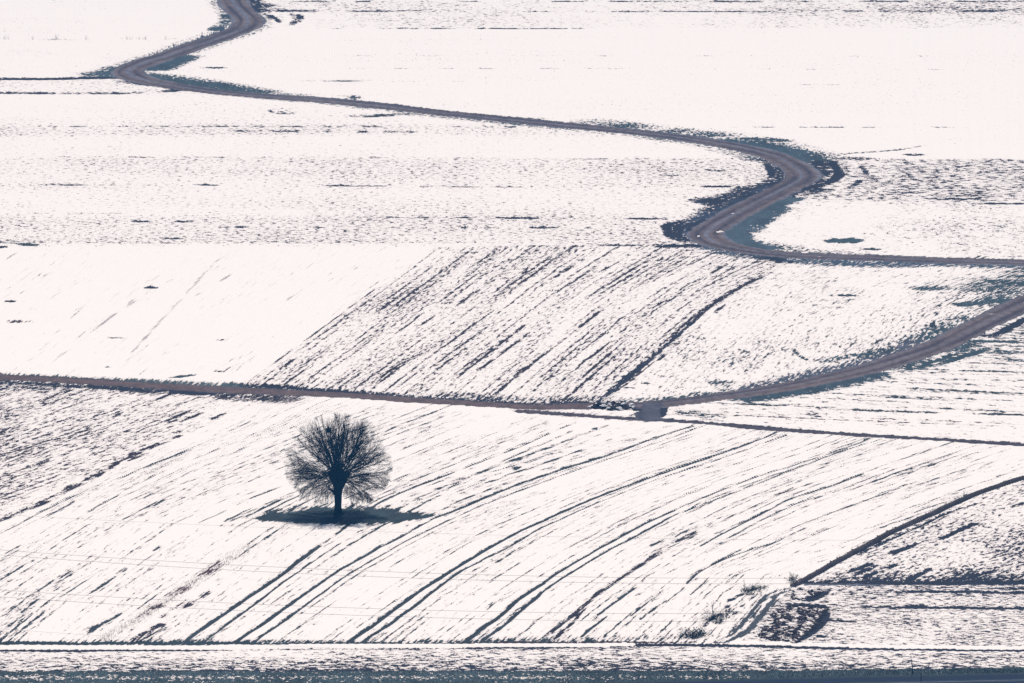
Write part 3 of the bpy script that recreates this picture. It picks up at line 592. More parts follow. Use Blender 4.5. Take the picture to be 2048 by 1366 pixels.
# clean strips beside the straight road
sl, d, sd, ar, run = dist([(600, 797), (700, 800), (850, 812), (1050, 824), (1200, 840), (1330, 850)], 6); mm = (d < 5) & (bias[sl] < 0.0); bias[sl][mm] -= (0.16 * (1 - d / 5))[mm]

# -- roads proper
colr *= (1 + 0.45 * fbm(WX / 1.3, WY / 4.5, 77) + 0.3 * fbm(WX / 6, WY / 20, 78))[..., None].clip(0.4, 1.8)
ROADS = []
def road(pts, w, name, label, c_mid, c_edge, edge_w=0.8, edge_col=GRAVEL, lanes=True, edge_amp=0.6):
    k = 100 + len(ROADS); ROADS.append((name, label))
    sl, d, sd, ar, run = dist(pts, w + 3, 8)
    B = bias[sl]; C = colr[sl]; F = fid[sl]; H = hgt[sl]
    d2 = d + 0.5 * vn(ar / 2.5, sd * 0, k) + 0.8 * vn(ar / 14, np.sign(sd) * 3, k + 5) + 0.25 * vn(WX[sl] / 0.5, WY[sl] / 1.5, k)
    core = d2 < w
    r = np.clip(sd / w, -1, 1)
    n1 = vn(sd / 0.55 + 40, ar / 18, k + 1); n2 = vn(sd / 1.4, ar / 9, k + 2); n3 = fbm(WX[sl] / 0.6, WY[sl] / 1.2, k + 3)
    lane = np.exp(-((np.abs(r) - 0.48) / 0.20) ** 2) if lanes else 0 * r
    lane2 = np.exp(-((np.abs(r + 0.12 * n2) - 0.45) / 0.13) ** 2) if lanes else 0 * r
    f = np.clip(0.75 - 0.75 * lane2 + 0.8 * n1 + 0.8 * n2, 0, 1)[..., None]
    col = np.array(c_edge) * (1 - f) + np.array(c_mid) * f
    g = np.clip((np.abs(r) - (1 - edge_w)) / 0.25 + 0.8 * n2, 0, 1)[..., None] * 0.75
    if lanes:
        g = np.maximum(g, np.clip(0.9 - np.abs(r + 0.1 * n2) * 4.5 + 0.8 * n1, 0, 0.8)[..., None])
    col = col * (1 - g) + np.array(edge_col) * g
    col = col * (1 + 0.55 * n3)[..., None]
    t = np.clip((w - d2) / 0.35 + 0.5, 0, 1)[..., None]
    C[:] = C * (1 - t) + col * t
    B[:] = np.maximum(B, np.clip((w - d2) / 0.25, -1, 1) * edge_amp * (d2 < w + 0.25) + (d2 >= w + 0.25) * -9)
    F[core] = k
    H[:] = H * (1 - t[..., 0]) + t[..., 0] * (-0.05 + 0.06 * (1 - r * r) - 0.05 * lane)

road(R1, 2.75, 'farm_road', 'winding brown dirt road in an S through the upper snowfields', ROAD, ROAD2, edge_w=0.25, edge_col=(0.135, 0.15, 0.20))
road(R2, 2.6, 'farm_road', 'dirt road curving up from the junction to the right edge', ROAD, ROAD2, edge_w=0.3, edge_col=(0.13, 0.125, 0.155))
road(R3, 2.1, 'farm_road', 'straight brown dirt road from the left edge to the junction behind the tree', (0.115, 0.078, 0.075), (0.085, 0.058, 0.062), edge_w=0.15, edge_col=(0.06, 0.06, 0.08), lanes=False)
stroke([(1050, 820), (1130, 828), (1240, 836), (1300, 840)], 2.0, (0.10, 0.072, 0.072), amp=-0.02, dash=0.1, dlen=9)
road(R4, 1.15, 'field_track', 'thin dark track running from the junction to the right edge', (0.06, 0.045, 0.055), (0.03, 0.030, 0.045), edge_w=0.3, edge_col=(0.035, 0.04, 0.06), lanes=False)
road([(1306, 808), (1303, 818), (1300, 830), (1302, 838)], 1.6, 'gravel_link', 'short grey gravel link joining dirt road and thin track', (0.070, 0.070, 0.095), (0.035, 0.038, 0.060), edge_w=0.2, edge_col=(0.10, 0.10, 0.12), lanes=False)
stroke([(1285, 822), (1275, 816), (1262, 812)], 1.2, NAVY, amp=0.25); stroke([(1330, 812), (1325, 826), (1322, 834)], 0.6, NAVY, amp=0.35)
# paved road at the bottom right
k = 100 + len(ROADS); ROADS.append(('paved_road', 'dark blue grey paved road cutting the lower right corner'))
edge = np.interp(PX, [-9000, 0, 1000, 1400, 1800, 2048, 11000], [1440, 1398, 1371, 1361.5, 1352, 1347, 1150])
mm = PY > edge
t = np.clip((PY - edge) / 2.0, 0, 1)[..., None]
band = PY - edge
pc = np.array(ASPHALT) * (1 + 0.25 * fbm(WX / 0.4, WY / 0.6, 91))[..., None]
ln = (np.exp(-((band - 13.2) / 0.9) ** 2) * 0.30)[..., None]
pc = pc * (1 - ln) + np.array((0.35, 0.40, 0.46)) * ln
dk = np.exp(-((band + 0.3) / 1.4) ** 2)[..., None] * 0.8
colr = colr * (1 - t) + pc * t; colr = colr * (1 - dk) + np.array((0.012, 0.018, 0.028)) * dk
bias = np.where(band > -2.2, 0.6, bias); fid[mm] = k
hgt[mm] = 0.0
# white flecks of leftover snow on the roads
for X, Y, rx, ry in [(1440, 463, 7, 2), (1465, 427, 3, 1), (1397, 472, 4, 1.2), (1985, 628, 6, 1.0), (1640, 513, 5, 0.8)]:
    j0, j1 = np.searchsorted(Ys, [Y - 2 * ry - 1, Y + 2 * ry + 2]); i0, i1 = np.searchsorted(Xs, [X - 2 * rx, X + 2 * rx]); sl = (slice(j0, j1), slice(i0, i1))
    q = ((PX[sl] - X) / rx) ** 2 + ((PY[sl] - Y) / ry) ** 2
    bias[sl] = np.where(q < 1.3, -0.15 + 0.1 * q, bias[sl])

# relief: snow lies a few centimetres proud of bare soil, clods are lumpy, the plain rolls very gently
far = (Xs[None, :] < -200) | (Xs[None, :] > 2250) | (Ys[:, None] < -60) | (Ys[:, None] > 1455)
snowy = np.clip(0.5 - bias * 2.5, 0, 1)
z = 0.05 * snowy + hgt + 0.035 * fine * np.clip(bias * 3 + 1.1, 0.0, 1) + 0.03 * mid
z[np.broadcast_to(far, z.shape)] = 0.03
z = np.clip(z, -0.5, 0.6)

# material shared by the whole plain
def nodes_mat(name):
    m = bpy.data.materials.new(name); m.use_nodes = True
    nt = m.node_tree; b = nt.nodes['Principled BSDF']
    return m, nt, nt.nodes, nt.links, b
def math_node(nt, op, a, b=None, clamp=False):
    n = nt.nodes.new('ShaderNodeMath'); n.operation = op; n.use_clamp = clamp
    for i, v in enumerate((a, b)):
        if v is None: continue
        if isinstance(v, (int, float)): n.inputs[i].default_value = v
        else: nt.links.new(v, n.inputs[i])
    return n.outputs[0]
def ground_material():
    m, nt, N, L, b = nodes_mat('snow_over_soil')
    aP = N.new('ShaderNodeAttribute'); aP.attribute_name = 'furrow'
    aB = N.new('ShaderNodeAttribute'); aB.attribute_name = 'bareness'
    aC = N.new('ShaderNodeAttribute'); aC.attribute_name = 'soil'
    geo = N.new('ShaderNodeNewGeometry')
    n1 = N.new('ShaderNodeTexNoise'); n1.inputs['Scale'].default_value = 1.4; n1.inputs['Detail'].default_value = 1.6; n1.inputs['Roughness'].default_value = 0.55
    L.new(aP.outputs['Vector'], n1.inputs['Vector'])
    mp = N.new('ShaderNodeMapping'); mp.inputs['Scale'].default_value = (3.4, 1.5, 1); mp.inputs['Rotation'].default_value = (0, 0, 0.55); L.new(geo.outputs['Position'], mp.inputs['Vector'])
    n2 = N.new('ShaderNodeTexNoise'); n2.inputs['Scale'].default_value = 1.0; n2.inputs['Detail'].default_value = 2.0; L.new(mp.outputs[0], n2.inputs['Vector'])
    mp3 = N.new('ShaderNodeMapping'); mp3.inputs['Scale'].default_value = (7.5, 3.0, 1); mp3.inputs['Rotation'].default_value = (0, 0, 0.7); L.new(geo.outputs['Position'], mp3.inputs['Vector'])
    n3 = N.new('ShaderNodeTexNoise'); n3.inputs['Scale'].default_value = 1.0; n3.inputs['Detail'].default_value = 2.0; L.new(mp3.outputs[0], n3.inputs['Vector'])
    s = math_node(nt, 'ADD', n1.outputs[0], aB.outputs['Fac'])
    s = math_node(nt, 'ADD', s, math_node(nt, 'MULTIPLY', n2.outputs[0], 0.50))
    s = math_node(nt, 'ADD', s, math_node(nt, 'MULTIPLY', n3.outputs[0], 0.42))
    s = math_node(nt, 'SUBTRACT', s, 0.5 + 0.25 + 0.21)
    mask = N.new('ShaderNodeMapRange'); mask.interpolation_type = 'SMOOTHSTEP'
    mask.inputs['From Min'].default_value = -0.035; mask.inputs['From Max'].default_value = 0.045; L.new(s, mask.inputs['Value'])
    thin = N.new('ShaderNodeMapRange'); thin.interpolation_type = 'SMOOTHSTEP'
    thin.inputs['From Min'].default_value = -0.20; thin.inputs['From Max'].default_value = 0.01; thin.inputs['To Max'].default_value = 0.42; L.new(s, thin.inputs['Value'])
    # soil colour with grain
    var = N.new('ShaderNodeMapRange'); var.inputs['From Min'].default_value = 0.3; var.inputs['From Max'].default_value = 0.7; var.inputs['To Min'].default_value = 0.55; var.inputs['To Max'].default_value = 1.45
    L.new(n3.outputs[0], var.inputs['Value'])
    sc = N.new('ShaderNodeVectorMath'); sc.operation = 'SCALE'; L.new(aC.outputs['Color'], sc.inputs[0]); L.new(var.outputs[0], sc.inputs['Scale'])
    # snow: white, thin places let stubble tint through
    mixs = N.new('ShaderNodeMix'); mixs.data_type = 'RGBA'; mixs.inputs['A'].default_value = (0.905, 0.86, 0.805, 1); mixs.inputs['B'].default_value = (0.34, 0.24, 0.24, 1)
    L.new(thin.outputs[0], mixs.inputs['Factor'])
    mx = N.new('ShaderNodeMix'); mx.data_type = 'RGBA'
    L.new(mask.outputs[0], mx.inputs['Factor']); L.new(mixs.outputs['Result'], mx.inputs['A']); L.new(sc.outputs[0], mx.inputs['B'])
    L.new(mx.outputs['Result'], b.inputs['Base Color'])
    b.inputs['Roughness'].default_value = 0.85
    b.inputs['Specular IOR Level'].default_value = 0.15
    bump = N.new('ShaderNodeBump'); bump.inputs['Strength'].default_value = 0.22; bump.inputs['Distance'].default_value = 0.05
    hh = math_node(nt, 'SUBTRACT', math_node(nt, 'MULTIPLY', n2.outputs[0], 0.8), math_node(nt, 'MULTIPLY', mask.outputs[0], 0.6))
    L.new(hh, bump.inputs['Height']); L.new(bump.outputs[0], b.inputs['Normal'])
    return m
GM = ground_material()

fq = fid[:-1, :-1]
P3 = np.stack([WX, WY, z], -1).reshape(-1, 3)
A3 = np.stack([U, V, SEED], -1).reshape(-1, 3)
B1 = bias.reshape(-1); C3 = colr.reshape(-1, 3)
idx = np.arange(NX * NY).reshape(NY, NX)
quads = np.stack([idx[:-1, :-1], idx[1:, :-1], idx[1:, 1:], idx[:-1, 1:]], -1)
# fields' furrow coordinate is split per field, so each quad keeps the coordinates of its own field
def sheet(k, name, label, kind='structure', cat='field'):
    q = quads[fq == k]
    if len(q) == 0: return
    ids, inv = np.unique(q.reshape(-1), return_inverse=True)
    me = bpy.data.meshes.new(name)
    me.vertices.add(len(ids)); me.vertices.foreach_set('co', P3[ids].astype(np.float32).ravel())
    me.loops.add(len(inv)); me.loops.foreach_set('vertex_index', inv.astype(np.int32))
    me.polygons.add(len(q)); me.polygons.foreach_set('loop_start', np.arange(0, 4 * len(q), 4, dtype=np.int32))
    me.polygons.foreach_set('use_smooth', np.ones(len(q), bool))
    me.update(calc_edges=True)
    a = me.attributes.new('furrow', 'FLOAT_VECTOR', 'POINT'); v = A3[ids].copy()
    own = (fid.reshape(-1)[ids] == k)
    if k < 100:      # border vertices carry this field's own coordinates
        fu, fv = FRAME[k]; v[:, 0] = fu.reshape(-1)[ids]; v[:, 1] = fv.reshape(-1)[ids]; v[:, 2] = k * 7.3
    a.data.foreach_set('vector', v.astype(np.float32).ravel())
    a = me.attributes.new('bareness', 'FLOAT', 'POINT'); a.data.foreach_set('value', B1[ids].astype(np.float32))
    a = me.attributes.new('soil', 'FLOAT_COLOR', 'POINT'); a.data.foreach_set('color', np.hstack([C3[ids], np.ones((len(ids), 1))]).astype(np.float32).ravel())
    me.materials.append(GM)
    return link(name, me, label, cat, kind)
FRAME = {1: (Lu / 0.42, WY / 4.2), 2: (ROWY / 1.3, WX / 0.8), 3: (ROWY / 1.6, WX / 1.1), 4: (ROWY / 1.6, WX / 0.8), 5: (ROWY / 1.5, WX / 1.15), 6: (ROWY / 1.5, WX / 1.5), 7: (ROWY / 1.5, WX / 0.9),
         8: (UH_ / 0.5, WY / 9), 9: (UH_ / 0.5, WY / 3.2), 10: (UH_ / 0.55, WY / 3.2), 11: (u5 / 1.3, WX / 1.3), 12: (uk / 0.55, vk / 2.6), 13: (um / 0.6, vm / 2.2), 14: (ROWY / 0.85, WX / 1.5), 15: (ROWY / 0.85, WX / 1.4), 16: (ROWY / 0.9, WX / 0.55)}
for k, (nm, lb) in enumerate(FIELDS):
    sheet(k + 1, nm, lb)
for k, (nm, lb) in enumerate(ROADS):
    sheet(100 + k, nm, lb, cat='track' if 'track' in nm else 'road')

# ------------------------------------------------------------------ tubes and twigs
def tubes_mesh(name, lines, mat, sides=4):
    """lines: list of (points Nx3, radii N)"""
    V_, F_ = [], []; off = 0
    ang = np.arange(sides) * 2 * math.pi / sides
    for pts, rad in lines:
        pts = np.asarray(pts, float); n = len(pts)
        d = np.gradient(pts, axis=0); d /= (np.linalg.norm(d, axis=1)[:, None] + 1e-9)
        ref = np.where(np.abs(d[:, 2:3]) > 0.9, np.array([[1.0, 0, 0]]), np.array([[0, 0, 1.0]]))
        a = np.cross(d, ref); a /= np.linalg.norm(a, axis=1)[:, None] + 1e-9; b = np.cross(d, a)
        ring = pts[:, None, :] + (a[:, None, :] * np.cos(ang)[None, :, None] + b[:, None, :] * np.sin(ang)[None, :, None]) * np.asarray(rad)[:, None, None]
        V_.append(ring.reshape(-1, 3))
        for i in range(n - 1):
            for s in range(sides):
                s2 = (s + 1) % sides
                F_.append((off + i * sides + s, off + i * sides + s2, off + (i + 1) * sides + s2, off + (i + 1) * sides + s))
        F_.append(tuple(off + s for s in range(sides))[::-1]); F_.append(tuple(off + (n - 1) * sides + s for s in range(sides)))
        off += n * sides
    me = bpy.data.meshes.new(name); me.from_pydata(np.vstack(V_).tolist(), [], F_); me.materials.append(mat)
    me.polygons.foreach_set('use_smooth', [True] * len(me.polygons)); me.update()
    return me

def simple_mat(name, c, rough=0.9, noise=0.35, scale=6.0, bump=0.3):
    m, nt, N, L, b = nodes_mat(name)
    n = N.new('ShaderNodeTexNoise'); n.inputs['Scale'].default_value = scale; n.inputs['Detail'].default_value = 4
    tc = N.new('ShaderNodeTexCoord'); L.new(tc.outputs['Object'], n.inputs['Vector'])
    r = N.new('ShaderNodeMix'); r.data_type = 'RGBA'
    r.inputs['A'].default_value = tuple(x * (1 - noise) for x in c) + (1,); r.inputs['B'].default_value = tuple(x * (1 + noise) for x in c) + (1,)
    L.new(n.outputs[0], r.inputs['Factor']); L.new(r.outputs['Result'], b.inputs['Base Color'])
    b.inputs['Roughness'].default_value = rough; b.inputs['Specular IOR Level'].default_value = 0.1
    bm_ = N.new('ShaderNodeBump'); bm_.inputs['Strength'].default_value = bump; L.new(n.outputs[0], bm_.inputs['Height']); L.new(bm_.outputs[0], b.inputs['Normal'])
    return m
BARK = simple_mat('dark_bark', (0.002, 0.009, 0.016), scale=3)
TWIG = simple_mat('dark_twigs', (0.008, 0.012, 0.026), scale=3)

# ------------------------------------------------------------------ the tree
tx, ty = [float(v) for v in ground(676, 1029)]
tree = link('pollard_tree', None, 'lone bare pollarded tree with a round fan of branches on the thawed patch', 'tree', loc=(tx, ty, -0.05))
def trunk_mesh():
    hs = [-0.3, 0.0, 0.15, 0.4, 0.9, 1.6, 2.3, 2.9, 3.4, 3.9, 4.4, 4.9, 5.4, 5.8, 6.0]
    rx = [0.85, 0.72, 0.56, 0.45, 0.40, 0.39, 0.41, 0.48, 0.62, 0.80, 0.98, 0.95, 0.62, 0.3, 0.1]
    cx = [0, 0, 0, 0, 0, 0.01, 0.02, 0.04, 0.08, 0.10, 0.08, 0.04, 0.02, 0, 0]
    n = 28; V_, F_ = [], []
    for i, h in enumerate(hs):
        for s in range(n):
            a = 2 * math.pi * s / n
            flute = 1 + (0.16 if h < 0.5 else 0.09) * math.cos(5 * a + h) + 0.06 * math.cos(9 * a - 2 * h) + (0.12 * math.cos(3 * a + 1.7 * h) if h > 2.6 else 0)
            flute += random.uniform(-0.03, 0.03) + (random.uniform(-0.09, 0.09) if h > 3.6 else 0)
            V_.append((cx[i] + rx[i] * flute * math.cos(a), rx[i] * flute * 0.95 * math.sin(a), h))
    for i in range(len(hs) - 1):
        for s in range(n):
            s2 = (s + 1) % n
            F_.append((i * n + s, i * n + s2, (i + 1) * n + s2, (i + 1) * n + s))
    F_.append(tuple(range(n))[::-1]); F_.append(tuple((len(hs) - 1) * n + s for s in range(n)))
    me = bpy.data.meshes.new('trunk'); me.from_pydata(V_, [], F_); me.materials.append(BARK)
    me.polygons.foreach_set('use_smooth', [True] * len(me.polygons)); return me
link('trunk', trunk_mesh(), parent=tree)

def grow(p0, d0, length, r0, r1, n, lift, jit=0.06):
    pts = [np.array(p0, float)]; d = np.array(d0, float); d /= np.linalg.norm(d)
    for i in range(n):
        d = d + np.array([random.gauss(0, jit), random.gauss(0, jit), lift + random.gauss(0, jit)]); d /= np.linalg.norm(d)
        pts.append(pts[-1] + d * length / n)
    return np.array(pts), np.linspace(r0, r1, n + 1)
def perp_dir(d, spread):
    a = np.cross(d, [0, 0, 1.0]) if abs(d[2]) < 0.95 else np.cross(d, [1.0, 0, 0]); a /= np.linalg.norm(a); b = np.cross(d, a)
    t = random.uniform(0, 2 * math.pi)
    return d * math.cos(spread) + (a * math.cos(t) + b * math.sin(t)) * math.sin(spread)
def crown_len(p, d):
    """distance from p along d to the crown's outline (flattened at the sides and foot)"""
    c = np.array([0.05, 0, 6.25]); R = np.array([6.45, 6.1, 5.95])
    q = (p - c) / R; e = d / R
    A = e @ e; B = q @ e; C = q @ q - 1
    return (-B + math.sqrt(max(B * B - A * C, 0.0))) / A
secondary = []; twigs = []
NB = 228
branch_lines = []
for i in range(NB):
    az = (i * 2.39996) % (2 * math.pi) + random.uniform(-0.5, 0.5)
    f = (i + 0.5) / NB
    el = math.asin(min(-0.45 + 1.40 * f, 0.99)) + random.gauss(0, 0.2)
    upright = random.random() < 0.16
    if upright: el = random.uniform(1.05, 1.5)
    hr = 1.05 * max(math.cos(el), 0.12) ** 0.6
    hz = 4.4 + 1.2 * max(0, math.sin(el)) + random.uniform(-0.7, 0.4)
    p0 = np.array([math.cos(az) * hr * random.uniform(0.45, 1), math.sin(az) * hr * random.uniform(0.45, 1), hz])
    d0 = np.array([math.cos(az) * math.cos(el), math.sin(az) * math.cos(el), math.sin(el) + 0.15]); d0 /= np.linalg.norm(d0)
    Lg = crown_len(p0, d0) * random.uniform(0.80, 1.0)
    lift = random.uniform(-0.04, 0.04) + 0.05 * (el - 0.35)
    r0 = random.choice([0.024, 0.028, 0.034, 0.045, 0.075]) if el > 0.4 else random.uniform(0.02, 0.032)
    pts, rad = grow(p0, d0, Lg, r0, 0.011, 10, lift, 0.085)
    lines = [(pts, rad)]
    ns_ = int((2 + Lg * 0.8) if el > 1.0 else (4 + Lg * 1.4))
    for k in range(ns_):
        t = random.uniform(0.18, 0.97) ** 0.85; a = t * 10; j = min(int(a), 9)
        p = pts[j] + (pts[j + 1] - pts[j]) * (a - j); d = pts[j + 1] - pts[j]; d /= np.linalg.norm(d)
        dd = perp_dir(d, random.uniform(0.3, 0.65))
        out = p - np.array([0, 0, 5.2]); out /= np.linalg.norm(out) + 1e-6
        dd = dd * 0.75 + out * 0.35; dd /= np.linalg.norm(dd)
        lim = crown_len(p, dd) * random.uniform(0.9, 1.06)
        L2 = min(random.uniform(0.9, 2.6) * (1.1 - 0.4 * t), max(lim, 0.25))
        p2, r2 = grow(p, dd, L2, min(0.6 * np.interp(t, [0, 1], [r0, 0.012]), 0.020), 0.008, 5, lift * 0.8 - 0.01, 0.11)
        lines.append((p2, r2))
        for q in range(4 if el > 1.0 else 7):
            jj = random.randint(1, 4); e = p2[jj + 1] - p2[jj]; e /= np.linalg.norm(e)
            g = perp_dir(e, random.uniform(0.25, 0.7)); L3 = min(random.uniform(0.35, 1.05), max(0.2, crown_len(p2[jj], g) * 1.05))
            if p2[jj][2] + g[2] * L3 < 1.2: continue
            p3, r3 = grow(p2[jj], g, L3, 0.0085, 0.006, 3, -0.03 if el < 0.3 else 0.0, 0.10)
            twigs.append((p3, r3))
    branch_lines.append(lines)
for lines in branch_lines:
    link('branch', tubes_mesh('branch', lines, BARK, 4), parent=tree)
tw = link('twigs', tubes_mesh('twigs', twigs, TWIG, 3), parent=tree, kind='stuff')
# fist-like knobs at the pollard head and the broken side stub
def lump_mesh(name, lumps, mat, n=10, jag=0.25):
    V_, F_ = [], []; off = 0
    for (cx_, cy_, cz_, r, sz) in lumps:
        rings = 6
        for i in range(rings + 1):
            ph = math.pi * i / rings
            for s in range(n):
                a = 2 * math.pi * s / n; rr = r * (1 + random.uniform(-jag, jag))
                V_.append((cx_ + rr * math.sin(ph) * math.cos(a), cy_ + rr * math.sin(ph) * math.sin(a), cz_ + rr * sz * math.cos(ph)))
        for i in range(rings):
            for s in range(n):
                s2 = (s + 1) % n; F_.append((off + i * n + s, off + (i + 1) * n + s, off + (i + 1) * n + s2, off + i * n + s2))
        off += (rings + 1) * n
    me = bpy.data.meshes.new(name); me.from_pydata(V_, [], F_); me.materials.append(mat); return me
for a_, r_, h_ in [(0.2, 1.0, 4.9), (1.4, 0.9, 5.1), (2.7, 1.0, 4.8), (3.9, 0.95, 5.0), (5.1, 1.0, 4.8), (0.9, 0.4, 5.7), (3.4, 0.45, 5.7), (2.2, 0.5, 5.5)]:
    link('knob', lump_mesh('knob', [(math.cos(a_) * r_, math.sin(a_) * r_, h_, 0.33, 1.2)], BARK), parent=tree)
stub = [([(-0.35, -0.05, 2.5), (-0.6, -0.1, 2.85), (-0.78, -0.1, 3.05)], [0.17, 0.15, 0.14])]
for k in range(16):
    p, r = grow((-0.75, -0.1, 3.05), (random.uniform(-1.4, -0.2), random.uniform(-0.6, 0.6), random.uniform(-0.5, 0.8)), random.uniform(0.25, 0.55), 0.045, 0.012, 3, 0, 0.15)
    stub.append((p, r))
link('broken_stub', tubes_mesh('broken_stub', stub, BARK, 5), label='stub bristling with short broken shoots', parent=tree)
# crow's nest in the crown
nest_lines = []
for k in range(60):
    a = random.uniform(0, 6.28); r = random.uniform(0.05, 0.27); c = np.array([math.cos(a) * r, math.sin(a) * r, random.uniform(-0.32, 0.28)])
    d = np.array([random.gauss(0, 1), random.gauss(0, 1), random.gauss(0, 0.7)]); d /= np.linalg.norm(d)
    nest_lines.append(([c - d * 0.2, c, c + d * 0.2], [0.03, 0.04, 0.03]))
nest = link('bird_nest', tubes_mesh('bird_nest', nest_lines, BARK, 4), "small dark bird's nest of sticks high in the bare tree", 'nest')
nest.location = (tx - 1.05, ty - 0.9, 10.3 - 0.05)

# ------------------------------------------------------------------ earth heap at the junction
SOIL = simple_mat('heap_soil', (0.028, 0.024, 0.034), scale=4, bump=0.8)
SNOWM = simple_mat('clean_snow', (0.88, 0.85, 0.84), rough=0.7, noise=0.03, scale=8, bump=0.2)
def clod_bm(r):
    V_ = []; n = 6
    V_.append((0, 0, r * 0.7 * random.uniform(.7, 1.2)))
    for lv, (q, zz) in enumerate([(0.75, 0.45), (1.0, 0.0)]):
        for s in range(n):
            a = 2 * math.pi * s / n + lv * 0.4; rr = r * q * random.uniform(0.7, 1.25)
            V_.append((rr * math.cos(a), rr * math.sin(a), r * zz * random.uniform(0.7, 1.2)))
    F_ = [(0, 1 + s, 1 + (s + 1) % n) for s in range(n)] + [(1 + s, 7 + s, 7 + (s + 1) % n, 1 + (s + 1) % n) for s in range(n)] + [tuple(7 + s for s in range(n))[::-1]]
    return V_, F_
def scatter_clods(name, spots, mat):
    V_, F_ = [], []
    for (x, y, z_, r) in spots:
        v, f = clod_bm(r); o = len(V_)
        V_ += [(x + a, y + b, z_ + c) for a, b, c in v]; F_ += [tuple(o + i for i in q) for q in f]
    me = bpy.data.meshes.new(name); me.from_pydata(V_, [], F_); me.materials.append(mat); return me
hx, hy = [float(v) for v in ground(1228, 815)]
heap = link('earth_heap', None, 'long low heap of dark earth and clods partly snowed over beside the junction', 'earth heap', loc=(hx, hy, 0.0))
def mound(name, cx_, cy_, rx_, ry_, h_, mat, seed):
    n, mrows = 48, 18; V_, F_ = [], []
    for j in range(mrows + 1):
        for i in range(n + 1):
            u = -1 + 2 * i / n; v = -1 + 2 * j / mrows
            x = cx_ + u * rx_; y = cy_ + v * ry_
            e = max(0, 1 - u * u - v * v)
            zz = h_ * e ** 0.7 * (1 + 0.9 * float(fbm(np.array([x / 0.7]), np.array([y / 0.9]), seed)[0])) - 0.12
            V_.append((x, y, zz))
    for j in range(mrows):
        for i in range(n):
            a = j * (n + 1) + i; F_.append((a, a + 1, a + n + 2, a + n + 1))
    me = bpy.data.meshes.new(name); me.from_pydata(V_, [], F_); me.materials.append(mat); return me
link('mound', mound('mound', 0, 0, 2.9, 2.6, 0.6, SOIL, 31), parent=heap)
for k in range(70):
    a = random.uniform(0, 6.28); q = math.sqrt(random.random()); x = 3.1 * q * math.cos(a); y = 3.0 * q * math.sin(a)
    zt = 0.6 * max(0, 1 - (x / 2.8) ** 2 - (y / 3) ** 2) ** 0.7 - 0.02
    v, f = clod_bm(random.uniform(0.16, 0.36)); me = bpy.data.meshes.new('clod'); me.from_pydata([(x + p_, y + q_, zt + r_) for p_, q_, r_ in v], [], f)
    me.materials.append(SNOWM if random.random() < 0.48 else SOIL); link('clod', me, parent=heap)

# clods of turned earth on the bare squares and the dark wedge (uncountable)
spots = []
def scatter_in(poly, n, r0, r1, thr=0.0):
    xs = [p[0] for p in poly]; ys = [p[1] for p in poly]; c = 0
    while c < n:
        X = random.uniform(min(xs), max(xs)); Y = random.uniform(min(ys), max(ys)); inn = False
        for k in range(len(poly)):
            x0, y0 = poly[k]; x1, y1 = poly[(k + 1) % len(poly)]
            if (y0 > Y) != (y1 > Y) and X < x0 + (Y - y0) * (x1 - x0) / (y1 - y0): inn = not inn
        c += 1
        if not inn: continue
        j = min(np.searchsorted(Ys, Y), NY - 1); i = min(np.searchsorted(Xs, X), NX - 1)
        if bias[j, i] < thr: continue
        x, y = ground(X, Y); spots.append((float(x), float(y), float(z[j, i]) - 0.03, random.uniform(r0, r1)))
scatter_in([(1577, 1208), (1650, 1214), (1658, 1220), (1640, 1250), (1592, 1286), (1512, 1278), (1535, 1240)], 1500, 0.08, 0.22)
scatter_in([(1596, 1176), (1650, 1177), (1640, 1190), (1585, 1203), (1560, 1200)], 500, 0.08, 0.2)
scatter_in([(1600, 1166), (1700, 1096), (1830, 1022), (2048, 957), (2200, 1000), (2200, 1165)], 6000, 0.06, 0.15, -0.02)
link('earth_clods', scatter_clods('earth_clods', spots, SOIL), 'dark earth clods on the ploughed squares and wedge at lower right', 'earth clods', 'stuff')

